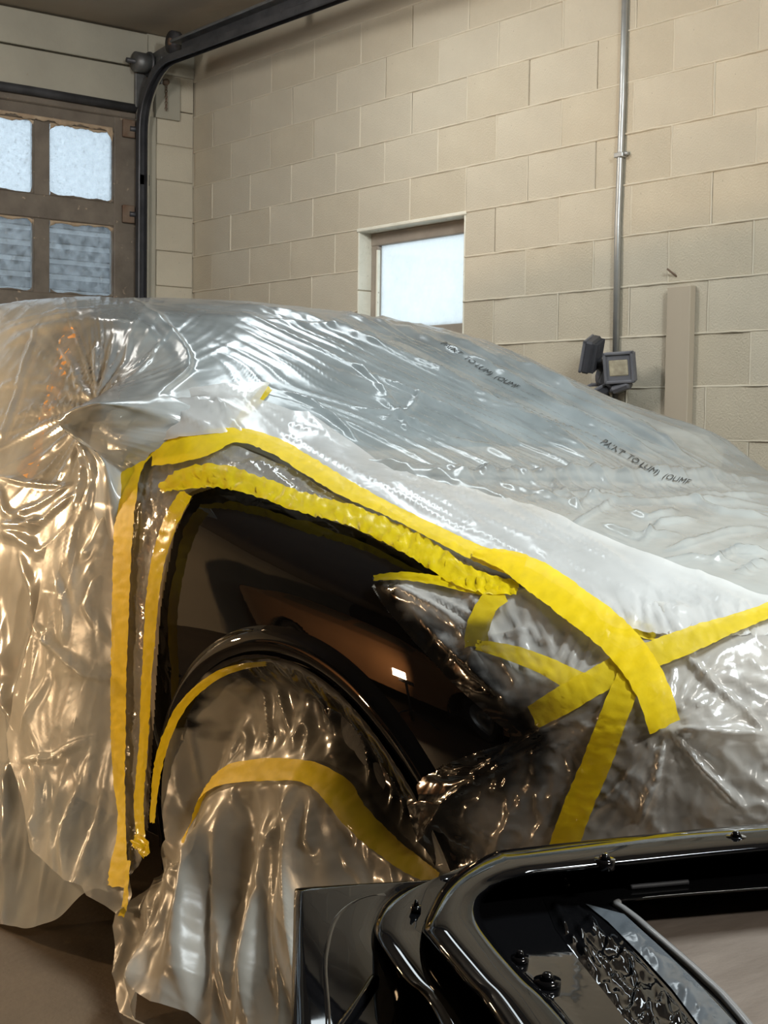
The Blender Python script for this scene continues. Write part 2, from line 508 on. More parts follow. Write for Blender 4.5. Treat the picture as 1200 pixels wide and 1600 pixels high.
MT['snow'] = surface('pale_gravel', (0.45, 0.46, 0.47), (0.6, 0.61, 0.62), 4, 0.9, 40, 0.4)
MT['tubeglow'] = emit('lit_tube', (0.92, 0.97, 1.0), 9.0)
MT['warmglow'] = emit('lit_halogen', (1.0, 0.6, 0.25), 25.0)
MT['whiteenamel'] = surface('white_enamel', (0.6, 0.6, 0.58), (0.7, 0.7, 0.68), 5, 0.4, 30, 0.05)

# ================================================================== SETTING
XW, YD, CEIL = 4.337, 7.487, 3.30
CZ0, CH, BL = 2.055, 0.2032, 0.4064     # bed-joint datum, course height, block length
XL, YB = -4.2, -3.0

fl = box('floor', (XL, YB, -0.12), (XW + 0.2, YD + 0.15, 0.0), MT['floor']); tag(fl, 'stained brown concrete garage floor', kind='structure')
ce = box('ceiling', (XL, YB, CEIL), (XW + 0.2, YD + 0.15, CEIL + 0.1), MT['ceiling']); tag(ce, 'plain brown-grey garage ceiling', kind='structure')
wl = box('wall_left', (XL - 0.12, YB, 0), (XL, YD + 0.15, CEIL), MT['darkwall']); tag(wl, 'painted wall out of frame', kind='structure')
wb = box('wall_back', (XL, YB - 0.12, 0), (XW + 0.2, YB, CEIL), MT['darkwall']); tag(wb, 'painted wall behind the viewer', kind='structure')

# ---- right wall: mortar slab with blocks laid into it, window opening 2 blocks wide
WY0, WY1, WZ0, WZ1 = 5.034, 5.034 + 2 * BL, CZ0 - 3 * CH, CZ0
BY0, BY1 = 5.034 - 7 * BL, YD
BZ0, BZ1 = CZ0 - 6 * CH, CZ0 + 5 * CH
TH = 0.20
bm = bmesh.new()
for lo, hi in [((XW, YB, 0), (XW + TH, BY0, CEIL)),
               ((XW, BY0, 0), (XW + TH, YD + 0.15, BZ0)),
               ((XW - 0.004, BY0, BZ1), (XW + TH, YD + 0.15, CEIL)),
               ((XW + 0.006, BY0, BZ0), (XW + TH, WY0, BZ1)),
               ((XW + 0.006, WY1, BZ0), (XW + TH, YD + 0.15, BZ1)),
               ((XW + 0.006, WY0, BZ0), (XW + TH, WY1, WZ0)),
               ((XW + 0.006, WY0, WZ1), (XW + TH, WY1, BZ1))]:
    add_box(bm, lo, hi)
wr = bm_obj('wall_right', bm, MT['wallplain'])
tag(wr, 'beige painted concrete block wall with a small window', kind='structure')

def block_mesh(L, seed):
    rs = random.Random(seed)
    bm = bmesh.new()
    add_box(bm, (0, 0.003, 0.003), (0.09, L - 0.003, CH - 0.003), 0.0025)
    me = bpy.data.meshes.new('concrete_block')
    bm.to_mesh(me); bm.free()
    return me
full = [block_mesh(BL, i) for i in range(2)]
for i, me in enumerate(full):
    me.materials.append(MT['block'] if i == 0 else MT['block2'])
cache = {}
rb = random.Random(11)
def put_block(y0, y1, k):
    L = y1 - y0
    if L < 0.03: return
    v = rb.randrange(2)
    if abs(L - BL) < 1e-4:
        me = full[v]
    else:
        key = (round(L, 3), v)
        if key not in cache:
            me = block_mesh(L, 3); me.materials.append(MT['block'] if v == 0 else MT['block2']); cache[key] = me
        me = cache[key]
    o = bpy.data.objects.new('concrete_block', me)
    COL.objects.link(o)
    o.parent = wr
    o.location = (XW + rb.uniform(-0.0015, 0.0015), y0, CZ0 + k * CH)
    o.rotation_euler = (0, rb.uniform(-0.003, 0.003), rb.uniform(-0.0015, 0.0015))
for k in range(-6, 5):
    ph = 0.0 if k % 2 == 0 else 0.5
    y = BY0 - ph * BL
    while y < BY1 - 1e-6:
        a, b = max(y, BY0), min(y + BL, BY1)
        y += BL
        if -3 <= k < 0:
            if a >= WY0 - 1e-4 and b <= WY1 + 1e-4: continue
            if a < WY0 < b: b = WY0
            if a < WY1 < b: a = WY1
        put_block(a, b, k)

# raised, uneven mortar beads on the joints
def bead(V, Fc, p0, p1, w, h, seed, n=None):
    p0, p1 = np.array(p0, float), np.array(p1, float)
    L = np.linalg.norm(p1 - p0); t = (p1 - p0) / L
    n = n or max(3, int(L / 0.035))
    s = np.cross(t, [1, 0, 0])
    base = len(V)
    for i in range(n + 1):
        q = p0 + (p1 - p0) * i / n
        j = pn(i * 0.9, seed * 3.3) * 0.0016
        hh = h * (0.75 + 0.8 * float(pn(i * 0.31, seed * 1.7)))
        for a, b in ((-1, 0.4), (-0.45, -1.0), (0.45, -1.0), (1, 0.4)):
            V.append(q + s * (a * w + j) + np.array([1, 0, 0]) * (b * hh))
    for i in range(n):
        for c in range(3):
            Fc.append((base + i * 4 + c, base + i * 4 + c + 1, base + (i + 1) * 4 + c + 1, base + (i + 1) * 4 + c))
V, Fc = [], []
for k in range(-6, 6):
    z = CZ0 + k * CH
    if -3 < k < 0:
        bead(V, Fc, (XW, BY0, z), (XW, WY0, z), 0.0055, 0.006, k); bead(V, Fc, (XW, WY1, z), (XW, BY1, z), 0.0055, 0.006, k + 50)
    else:
        bead(V, Fc, (XW, BY0, z), (XW, BY1, z), 0.0055, 0.006, k)
for k in range(-6, 5):
    ph = 0.0 if k % 2 == 0 else 0.5
    y = BY0 + ph * BL
    while y < BY1 - 0.05:
        z = CZ0 + k * CH
        inside = (-3 <= k < 0) and WY0 - 0.01 < y < WY1 + 0.01
        if not inside and rb.random() < 0.85:
            bead(V, Fc, (XW, y, z), (XW, y, z + CH), 0.0042, rb.choice([0.0015, 0.003, 0.0045]), int(y * 40) + k)
        y += BL
o = mesh_np('mortar_joints', V, Fc, MT['mortar'], wr)
tag(o, kind='stuff')

# ---- window in the right wall
win = empty('window_1', (XW, (WY0 + WY1) / 2, WZ0)); tag(win, 'small bright frosted window set in the block wall', kind='structure')
# white painted reveals
box('reveal', (XW - 0.002, WY1 - 0.006, WZ0), (XW + 0.115, WY1 + 0.004, WZ1 - CH * 1.5), MT['jambwhite'], win, 0.002)
box('reveal', (XW - 0.002, WY1 - 0.006, WZ1 - CH * 1.5 + 0.006), (XW + 0.115, WY1 + 0.004, WZ1), MT['jambwhite'], win, 0.002)
box('reveal', (XW - 0.002, WY0 - 0.004, WZ0), (XW + 0.115, WY0 + 0.006, WZ1), MT['jambwhite'], win, 0.002)
box('lintel_edge', (XW - 0.008, WY0 - 0.01, WZ1 - 0.014), (XW + 0.115, WY1 + 0.01, WZ1 + 0.004), MT['jambwhite'], win, 0.004)
box('window_sill', (XW - 0.01, WY0, WZ0), (XW + 0.19, WY1, WZ0 + 0.03), MT['jambwhite'], win, 0.003)
xf0, xf1 = XW + 0.075, XW + 0.125
box('frame_rail', (xf0, WY0, WZ1 - 0.078), (xf1, WY1, WZ1 - 0.014), MT['sash'], win, 0.004)
box('frame_rail', (xf0, WY0, WZ0 + 0.03), (xf1, WY1, WZ0 + 0.115), MT['sash'], win, 0.004)
box('frame_stile', (xf0, WY1 - 0.062, WZ0 + 0.115), (xf1, WY1 - 0.006, WZ1 - 0.078), MT['sash'], win, 0.004)
box('frame_stile', (xf0, WY0 + 0.006, WZ0 + 0.115), (xf1, WY0 + 0.04, WZ1 - 0.078), MT['sash'], win, 0.004)
box('glazing_bead', (xf0 - 0.008, WY1 - 0.070, WZ0 + 0.115), (xf0 + 0.01, WY1 - 0.058, WZ1 - 0.10), MT['jambwhite'], win, 0.002)
box('pane', (XW + 0.098, WY0 + 0.04, WZ0 + 0.115), (XW + 0.102, WY1 - 0.062, WZ1 - 0.078), MT['pane'], win)

# ---- far wall with the garage door
DX1, DX0 = 3.975, 0.95          # door opening
HZ = 2.865                      # top of the opening
bm = bmesh.new()
for lo, hi in [((XL, YD, 0), (DX0, YD + 0.15, CEIL)), ((DX0, YD + 0.02, HZ), (XW + 0.2, YD + 0.15, CEIL)), ((DX1, YD + 0.008, 0), (XW + 0.2, YD + 0.15, HZ))]:
    add_box(bm, lo, hi)
wf = bm_obj('wall_far', bm, MT['wallplain']); tag(wf, 'end wall holding the garage door', kind='structure')
# jamb blocks in the corner
for k in range(-6, 5):
    z = CZ0 + k * CH + 0.02
    z1 = min(z + CH, CEIL)
    x0 = 4.085 if k % 2 == 0 else 4.095
    top = 3.09
    if z > top - 0.05: continue
    b = box('concrete_block', (x0, YD - 0.001 - rb.random() * 0.002, z + 0.003), (XW - 0.004, YD + 0.08, min(z1, top) - 0.003), MT['block'], wf, 0.003)
box('mounting_board', (4.075, YD - 0.022, 2.83), (4.235, YD + 0.01, 3.075), MT['headerboard'], wf, 0.003)
box('jamb_board', (3.985, YD - 0.02, 0.0), (4.08, YD + 0.02, 2.83), MT['headerboard'], wf, 0.004)
box('header_board', (DX0, YD - 0.022, HZ), (3.985, YD + 0.02, 3.088), MT['headerboard'], wf, 0.004)
box('header_board', (DX0, YD - 0.026, 3.098), (4.02, YD + 0.02, 3.288), MT['headerboard'], wf, 0.004)
box('header_board', (4.02, YD - 0.012, 3.085), (XW - 0.004, YD + 0.02, CEIL - 0.003), MT['headerboard'], wf, 0.004)

door = empty('door_1', ((DX0 + DX1) / 2, YD, 0)); tag(door, 'brown wooden garage door with rows of dirty panes', kind='structure')
yf0, yf1 = YD - 0.005, YD + 0.045
stiles = [(3.815, 3.972)]
x = 3.43
while x > DX0 + 0.3:
    stiles.append((x - 0.095, x)); x -= 0.485
stiles.append((DX0, DX0 + 0.14))
rails = [(2.715, 2.80), (2.185, 2.318), (1.63, 1.785), (1.10, 1.22), (0.55, 0.67), (0.0, 0.14)]
for i, (a, b) in enumerate(stiles):
    box('door_stile', (a, yf0 if i else yf0 - 0.012, 0.02), (b, yf1, 2.80), MT['doorwood'], door, 0.006)
for i, (a, b) in enumerate(rails):
    box('door_rail', (DX0 + 0.01, yf0 - 0.006, a), (DX1 - 0.01, yf1 - 0.003, b), MT['doorwood'], door, 0.006)
box('door_rail', (DX0 + 0.01, yf0 - 0.01, 2.80), (DX1 - 0.02, yf1, 2.845), MT['doorwood'], door, 0.006)
tube('weather_seal', [(DX0, yf0 - 0.02, 2.862), (2.6, yf0 - 0.026, 2.857), (3.3, yf0 - 0.022, 2.862), (3.94, yf0 - 0.02, 2.858)], 0.026, MT['rubber'], door, 8)
cols = []
ss = sorted(stiles)
for (a, b), (c, d) in zip(ss[:-1], ss[1:]):
    cols.append((b, c))
def ragged(name, p0, p1, w, mat, seed):
    """uneven strip of old putty along an edge"""
    p0, p1 = np.array(p0, float), np.array(p1, float)
    n = max(8, int(np.linalg.norm(p1 - p0) / 0.012))
    t = (p1 - p0) / np.linalg.norm(p1 - p0)
    s = np.cross([0, 1, 0], t)
    V, Fc = [], []
    for i in range(n + 1):
        q = p0 + (p1 - p0) * i / n
        ww = w * (0.8 + 0.9 * float(pn(i * 0.12, seed)) + 0.3 * float(pn(i * 0.7, seed + 4)) + 1.6 * max(0, 1 - min(i, n - i) / 2.5))
        ww = max(0.004, ww)
        V += [q, q + np.array([0, -0.008, 0]) + s * ww * 0.3, q + np.array([0, -0.006, 0]) + s * ww * 0.8, q + s * ww]
    for i in range(n):
        for c in range(3):
            Fc.append((i * 4 + c, (i + 1) * 4 + c, (i + 1) * 4 + c + 1, i * 4 + c + 1))
    return mesh_np(name, V, Fc, mat, door)
rows = [(2.318, 2.715, 'doorpane'), (1.785, 2.185, 'doorpane2')]
for i, (a, b) in enumerate(cols):
    for (z0, z1, mname) in rows:
        box('pane', (a - 0.01, YD + 0.018, z0 - 0.01), (b + 0.01, YD + 0.022, z1 + 0.01), MT[mname], door)
        if a > 2.6:
            yy = YD + 0.0
            ragged('putty', (a, yy, z1), (b, yy, z1), 0.016, MT['putty'], i * 7 + z0)
            ragged('putty', (b, yy, z0), (a, yy, z0), 0.010, MT['doorwood'], i * 7 + z0 + 20)
            ragged('putty', (b, yy, z1), (b, yy, z0), 0.008, MT['doorwood'], i * 7 + z0 + 33)
    for (z0, z1) in [(1.22, 1.63), (0.67, 1.10), (0.14, 0.55)]:
        box('door_panel', (a - 0.005, YD + 0.012, z0 - 0.005), (b + 0.005, YD + 0.03, z1 + 0.005), MT['doorwood'], door)
ragged('flaking_paint', (DX0 + 0.8, yf0 - 0.013, 2.745), (3.80, yf0 - 0.013, 2.735), 0.028, MT['putty'], 91)
# hinge plates / roller brackets on the right stile
for z in (2.74, 2.26, 1.70):
    box('roller_bracket', (3.86, yf0 - 0.034, z - 0.05), (3.935, yf0 - 0.012, z + 0.05), MT['rust'], door, 0.004)
    cylinder('roller', (3.90, yf0 - 0.03, z), (3.965, yf0 - 0.03, z), 0.016, MT['darksteel'], door, 10)

# ---- overhead track with its end bearing
trk = empty('garage_door_track', (3.97, YD - 0.06, 0))
tag(trk, 'curved dark steel garage door track beside the jamb', 'door track')
tx, ty = 3.96, YD - 0.055
path = [(tx, ty, 0.05), (tx, ty, 1.0), (tx, ty, 2.0), (tx, ty, 2.55), (tx, ty, 2.72)]
cy, czc, rr_ = ty - 0.36, 2.72, 0.36
for a in np.linspace(8, 90, 14):
    path.append((tx, cy + rr_ * math.cos(math.radians(a)), czc + rr_ * math.sin(math.radians(a))))
for y in (6.2, 5.2, 4.2, 3.2, 2.2):
    path.append((tx, y, czc + rr_ - 0.01 * (7 - y)))
prof = [(-0.028, -0.002), (-0.028, -0.03), (-0.022, -0.034), (-0.022, 0.0), (0.022, 0.0), (0.022, -0.034), (0.028, -0.03), (0.028, 0.006), (-0.028, 0.006)]
sweep_profile('track_channel', path, prof, (1, 0, 0), MT['darksteel'], trk)
sweep_profile('track_lip', [(p[0] + 0.036, p[1], p[2]) for p in path[:20]], [(-0.006, -0.02), (0.006, -0.02), (0.006, 0.012), (-0.006, 0.012)], (1, 0, 0), MT['headerboard'], trk)
box('support_angle', (3.985, 2.2, 3.10), (4.03, 7.02, 3.15), MT['darksteel'], trk, 0.003)
box('support_angle', (3.93, 2.2, 3.145), (4.03, 7.05, 3.16), MT['steel'], trk, 0.003)
box('hanger_strap', (3.99, 6.1, 3.15), (4.02, 6.14, CEIL), MT['steel'], trk, 0.002)
box('hanger_strap', (3.99, 3.6, 3.15), (4.02, 3.64, CEIL), MT['steel'], trk, 0.002)
for z in (2.46, 1.6, 0.7):
    box('wall_bracket', (3.95, ty, z - 0.03), (4.02, YD - 0.018, z + 0.03), MT['steel'], trk, 0.003)
sp = empty('spring_bearing', (3.97, YD - 0.06, 3.1)); tag(sp, 'rusty end bearing bracket with cable drums above door', 'bearing bracket')
box('bearing_plate', (3.93, YD - 0.05, 2.86), (4.0, YD - 0.027, 3.12), MT['steel'], sp, 0.004)
cylinder('cable_drum', (3.90, YD - 0.09, 3.105), (3.985, YD - 0.09, 3.105), 0.055, MT['steel'], sp, 24)
cylinder('drum_flange', (3.985, YD - 0.09, 3.105), (3.993, YD - 0.09, 3.105), 0.067, MT['darksteel'], sp, 24)
cylinder('shaft', (3.85, YD - 0.09, 3.105), (4.06, YD - 0.09, 3.105), 0.014, MT['darksteel'], sp, 12)
obox('bracket_arm', (4.03, YD - 0.17, 3.14), (0.02, 0.30, 0.085), Matrix.Rotation(math.radians(-6), 4, 'X'), MT['steel'], sp, 0.004)
cylinder('pulley', (4.00, YD - 0.32, 3.185), (4.045, YD - 0.32, 3.185), 0.062, MT['darksteel'], sp, 24)
cylinder('pulley_hub', (3.99, YD - 0.32, 3.185), (4.06, YD - 0.32, 3.185), 0.02, MT['rust'], sp, 12)
box('web_plate', (4.01, YD - 0.20, 2.98), (4.02, YD - 0.03, 3.13), MT['steel'], sp, 0.002)
# hanging chain
ch = empty('hanging_chain', (4.14, YD - 0.05, 3.0)); tag(ch, 'short rusty chain hanging from a bolt on the mounting board', 'chain')
cylinder('bolt', (4.13, YD - 0.05, 3.035), (4.13, YD - 0.01, 3.035), 0.018, MT['rust'], ch, 10)
def torus_mesh(R, r, n=12, m=6):
    V, Fc = [], []
    for i in range(n):
        a = 2 * math.pi * i / n
        for j in range(m):
            b = 2 * math.pi * j / m
            V.append(((R + r * math.cos(b)) * math.cos(a) * 0.65, r * math.sin(b), (R + r * math.cos(b)) * math.sin(a)))
    for i in range(n):
        for j in range(m):
            Fc.append((i * m + j, i * m + (j + 1) % m, ((i + 1) % n) * m + (j + 1) % m, ((i + 1) % n) * m + j))
    me = bpy.data.meshes.new('chain_link'); me.from_pydata(V, [], Fc); me.update(); me.materials.append(MT['rust'])
    return me
lk = torus_mesh(0.0105, 0.003)
for i in range(9):
    q = bpy.data.objects.new('chain_link', lk); COL.objects.link(q); q.parent = ch
    q.matrix_parent_inverse = Matrix.Translation(ch.location).inverted()
    q.location = (4.13 + 0.001 * (i % 2), YD - 0.042, 3.015 - i * 0.0165); q.rotation_euler = (0, 0, math.radians(90 * (i % 2)))

# ---- conduit, flood lamp, post on the right wall
cy_c = 4.075
cdt = empty('electrical_conduit', (XW - 0.015, cy_c, 1.2)); tag(cdt, 'thin grey metal conduit running up the block wall', 'conduit')
tube('pipe', [(XW - 0.014, cy_c - 0.01, CEIL), (XW - 0.014, cy_c - 0.01, 2.4), (XW - 0.014, cy_c, 1.9), (XW - 0.014, cy_c - 0.006, 1.33)], 0.0135, MT['conduit'], cdt, 10)
tube('pipe', [(XW - 0.014, cy_c - 0.006, 1.27), (XW - 0.014, cy_c - 0.006, 0.4)], 0.0125, MT['conduit'], cdt, 10)
cl = box('pipe_clip', (XW - 0.030, cy_c - 0.03, 2.165), (XW + 0.002, cy_c + 0.018, 2.185), MT['conduit'], cdt, 0.003)
cylinder('clip_screw', (XW - 0.02, cy_c - 0.036, 2.178), (XW, cy_c - 0.036, 2.178), 0.008, MT['conduit'], cdt, 8)

fd = empty('flood_lamp', (XW - 0.06, cy_c, 1.28)); tag(fd, 'unlit charcoal security flood lamp on conduit behind windshield', 'flood lamp')
cylinder('junction_box', (XW - 0.06, cy_c, 1.285), (XW, cy_c, 1.285), 0.062, MT['lampgrey'], fd, 20)
def lamp_head(c, yaw, pitch, roll, s, mat):
    R = Matrix.Rotation(yaw, 4, 'Z') @ Matrix.Rotation(pitch, 4, 'Y') @ Matrix.Rotation(roll, 4, 'X')
    T_ = Matrix.Translation(c) @ R
    def part(name, lo, hi, m, par, bev=0.003):
        bm = bmesh.new(); add_box(bm, lo, hi, bev)
        bmesh.ops.transform(bm, matrix=T_, verts=bm.verts)
        return bm_obj(name, bm, m, par)
    h = part('lamp_head', (-0.018, -s, -s), (0.018, s, s), mat, fd, 0.008)
    part('bezel', (-0.026, -s, s - 0.012), (-0.014, s, s), MT['lampgrey'], h)
    part('bezel', (-0.026, -s, -s), (-0.014, s, -s + 0.012), MT['lampgrey'], h)
    part('bezel', (-0.026, -s, -s), (-0.014, -s + 0.012, s), MT['lampgrey'], h)
    part('bezel', (-0.026, s - 0.012, -s), (-0.014, s, s), MT['lampgrey'], h)
    part('lens', (-0.021, -s * 0.62, -s * 0.5), (-0.017, s * 0.62, s * 0.5), MT['led'], h)
    for i in range(7):
        yy = -s * 0.85 + i * s * 0.28
        part('cooling_fin', (0.016, yy - 0.002, -s * 0.9), (0.034, yy + 0.002, s * 0.9), mat, h, 0.0)
    return h
lamp_head((XW - 0.13, 3.935, 1.318), math.radians(24), math.radians(-8), math.radians(-3), 0.062, MT['lampgrey'])
lamp_head((XW - 0.15, 4.075, 1.372), math.radians(-58), math.radians(12), math.radians(16), 0.066, MT['lamphouse'])
lamp_head((XW - 0.16, 4.06, 1.215), math.radians(-10), math.radians(66), 0, 0.055, MT['lamphouse'])
tube('arm', [(XW - 0.06, 4.03, 1.29), (XW - 0.10, 4.045, 1.315), (XW - 0.13, 4.06, 1.345)], 0.022, MT['lamphouse'], fd, 10)
tube('arm', [(XW - 0.05, 4.02, 1.285), (XW - 0.09, 3.98, 1.295), (XW - 0.12, 3.945, 1.31)], 0.02, MT['lamphouse'], fd, 10)
obox('sensor', (XW - 0.10, 4.00, 1.272), (0.075, 0.10, 0.085), Matrix.Rotation(0.4, 4, 'Z') @ Matrix.Rotation(0.35, 4, 'X'), MT['lamphouse'], fd, 0.014)
obox('sensor_lens', (XW - 0.115, 3.94, 1.24), (0.06, 0.085, 0.03), Matrix.Rotation(0.4, 4, 'Z') @ Matrix.Rotation(-0.35, 4, 'X'), MT['lampgrey'], fd, 0.012)

pb = box('wall_post', (XW - 0.035, 3.672, 0.0), (XW - 0.001, 3.788, 1.628), MT['wood'], None, 0.003)
tag(pb, 'tall beige board fixed upright against the block wall', 'board')
nl = cylinder('bent_nail', (XW + 0.01, 3.765, 1.662), (XW - 0.03, 3.795, 1.70), 0.004, MT['rust'], None, 8)
tag(nl, 'bent nail sticking out of wall above the board', 'nail')

# ---- outside, seen dimly through the door panes
og = box('exterior_ground', (-6, YD + 0.15, -0.14), (14, 26, -0.02), MT['snow']); tag(og, 'pale ground outside the door', kind='structure')
sh = empty('neighbouring_building', (5.0, 12.0, -0.02)); tag(sh, 'grey sided building seen through the lower door panes', 'building')
for i in range(10):
    z = 1.62 + i * 0.135
    obox('siding_board', (6.2, 12.0 + 0.02 * (i % 2), z), (9.0, 0.05, 0.085), Matrix.Rotation(-0.12, 4, 'X'), MT['siding'], sh)
box('lower_wall', (1.7, 12.0, -0.02), (10.7, 12.06, 1.55), MT['siding'], sh)
box('back_wall', (1.7, 12.06, -0.02), (10.7, 12.4, 2.9), MT['snow'], sh)

# ================================================================== CAR
XC = 2.32
K = np.array([1.10, 1.13, 1.18, 1.27, 1.42, 1.62, 1.90, 2.20, 2.45, 2.70, 3.03, 3.40, 3.80, 4.30, 4.80, 5.20, 5.50, 5.75, 5.88, 5.93])
Wd = np.array([.30, .46, .58, .70, .795, .86, .89, .90, .90, .90, .90, .90, .90, .90, .89, .88, .86, .80, .66, .46])
ZT = np.array([.64, .69, .74, .79, .835, .88, .925, .965, 1.005, 1.125, 1.27, 1.385, 1.44, 1.46, 1.435, 1.33, 1.18, 1.08, .96, .84])
Z4 = np.array([.60, .64, .675, .715, .755, .80, .855, .90, .945, .97, .975, .98, .985, .99, 1.0, 1.01, 1.01, .98, .88, .76])
D4 = np.array([.06, .08, .10, .12, .12, .12, .12, .115, .10, .075, .06, .06, .06, .06, .06, .07, .09, .10, .10, .08])
W5 = np.array([.14, .24, .32, .40, .48, .54, .57, .60, .72, .735, .70, .645, .605, .59, .59, .61, .64, .56, .42, .26])
Z5 = np.array([.63, .68, .725, .77, .812, .858, .905, .948, .972, 1.06, 1.205, 1.325, 1.375, 1.385, 1.355, 1.26, 1.13, 1.05, .93, .81])
ZR = 0.20

def controls(Y, drape):
    Y = np.asarray(Y, float)
    w, zt, z4, d4, w5, z5 = (pchip(K, a, Y) for a in (Wd, ZT, Z4, D4, W5, Z5))
    w4 = w - d4
    z3, w3 = z4 - 0.085, w - 0.02
    c = np.zeros((len(Y), 8, 2))
    c[:, 0] = np.stack([w - 0.045, np.full_like(Y, ZR)], -1)
    c[:, 1] = np.stack([w - 0.02, np.full_like(Y, 0.36)], -1)
    c[:, 2] = np.stack([w, 0.36 + 0.55 * (z3 - 0.36)], -1)
    c[:, 3] = np.stack([w3, z3], -1)
    c[:, 4] = np.stack([w4, z4], -1)
    c[:, 5] = np.stack([w5, z5], -1)
    c[:, 6] = np.stack([w5 * 0.55, z5 + 0.72 * (zt - z5)], -1)
    c[:, 7] = np.stack([np.zeros_like(Y), zt], -1)
    if drape:
        # the sheet stands off the skin and hangs clear of the sills down to the floor
        fl_ = 0.10 + 0.12 * sstep(1.6, 2.0, Y)
        c[:, 0] = np.stack([w + fl_, np.full_like(Y, 0.004)], -1)
        c[:, 1] = np.stack([w + 0.012 + 0.02 + 0.08 * sstep(2.6, 3.1, Y), np.full_like(Y, 0.30)], -1)
        c[:, 2, 0] += 0.012 + 0.04 * sstep(2.55, 3.1, Y)
        c[:, 3, 0] += 0.012; c[:, 4, 0] += 0.010; c[:, 5, 0] += 0.008
        lift = 0.010 + 0.016 * np.exp(-((Y - 2.5) / 0.14) ** 2)
        for k in range(4, 8):
            c[:, k, 1] += lift
    return c

def section(c, v):
    """v in [0,7]; Catmull-Rom through the 8 controls, mirrored at the centreline"""
    n = c.shape[0]
    ext = np.concatenate([2 * c[:, :1] - c[:, 1:2], c, c[:, 6:7] * np.array([-1, 1])], 1)
    i = np.clip(np.floor(v).astype(int), 0, 6)
    t = (v - i)[None, :, None]
    p0, p1, p2, p3 = ext[:, i], ext[:, i + 1], ext[:, i + 2], ext[:, i + 3]
    # softened tangents
    m1, m2 = 0.42 * (p2 - p0), 0.42 * (p3 - p1)
    # shorter segments limit overshoot
    L = np.linalg.norm(p2 - p1, axis=-1, keepdims=True)
    for m in (m1, m2):
        ln = np.linalg.norm(m, axis=-1, keepdims=True)
        m *= np.minimum(1, L / np.maximum(ln, 1e-9))
    return ((2 * t**3 - 3 * t**2 + 1) * p1 + (t**3 - 2 * t**2 + t) * m1 + (-2 * t**3 + 3 * t**2) * p2 + (t**3 - t**2) * m2)

def loft(Ys, vs_half, drape=False, near_only=False):
    """rows: Ys, columns: near side floor -> roof centre -> far side"""
    c = controls(Ys, drape)
    s = section(c, vs_half)                       # (nY, m, 2)
    near = np.stack([XC - s[..., 0], np.repeat(Ys[:, None], s.shape[1], 1), s[..., 1]], -1)
    if near_only:
        return near
    far = near[:, ::-1][:, 1:].copy()
    far[..., 0] = 2 * XC - far[..., 0]
    return np.concatenate([near, far], 1)

def grid_faces(ny, nv):
    a = np.arange(ny - 1)[:, None] * nv + np.arange(nv - 1)[None, :]
    return np.stack([a, a + 1, a + nv + 1, a + nv], -1).reshape(-1, 4)

def bvh_of(P):
    ny, nv = P.shape[:2]
    return BVHTree.FromPolygons([tuple(p) for p in P.reshape(-1, 3)], [tuple(f) for f in grid_faces(ny, nv).tolist()])

YS = np.concatenate([np.linspace(1.10, 1.3, 24)[:-1], np.linspace(1.3, 3.6, 120)[:-1], np.linspace(3.6, 5.93, 60)])
VS = np.linspace(0, 7, 113)
P_BODY = loft(YS, VS)
P_DRAPE = loft(YS, VS, True)
T_BODY, T_DRAPE = bvh_of(P_BODY), bvh_of(P_DRAPE)
def grid_normals(P):
    a = np.gradient(P, axis=0); b = np.gradient(P, axis=1)
    n = np.cross(b, a)
    n /= np.linalg.norm(n, axis=2, keepdims=True) + 1e-12
    return n
_GN = {id(T_BODY): (P_BODY, grid_normals(P_BODY)), id(T_DRAPE): (P_DRAPE, grid_normals(P_DRAPE))}

def hit(px, py, tree=None, off=0.0):
    d = ray(px, py); d = d / np.linalg.norm(d)
    loc, nor, idx, dist = (tree or T_DRAPE).ray_cast(Vector(CAM), Vector(d))
    if loc is None:
        loc, nor, idx, dist = (tree or T_DRAPE).find_nearest(Vector(CAM + d * 2.4))
    n = np.array(nor)
    g_ = _GN.get(id(tree or T_DRAPE))
    if g_ is not None:
        P_, N_ = g_
        r0, c0 = divmod(idx, P_.shape[1] - 1)
        t_ = min(1, max(0, (loc[1] - P_[r0, 0, 1]) / (P_[r0 + 1, 0, 1] - P_[r0, 0, 1])))
        a_ = P_[r0, c0] * (1 - t_) + P_[r0 + 1, c0] * t_; b_ = P_[r0, c0 + 1] * (1 - t_) + P_[r0 + 1, c0 + 1] * t_
        e_ = b_ - a_
        s_ = min(1, max(0, ((np.array(loc) - a_) @ e_) / (e_ @ e_ + 1e-12)))
        n = (N_[r0, c0] * (1 - t_) + N_[r0 + 1, c0] * t_) * (1 - s_) + (N_[r0, c0 + 1] * (1 - t_) + N_[r0 + 1, c0 + 1] * t_) * s_
    n /= np.linalg.norm(n)
    if n @ d > 0: n = -n
    return np.array(loc) + n * off, n

def side_x(Y, z, drape=False):
    c = controls(np.atleast_1d(Y), drape)
    s = section(c, np.linspace(0, 4.6, 60))
    return np.array([XC - np.interp(zz, q[:, 1], q[:, 0]) for q, zz in zip(s, np.atleast_1d(z))])

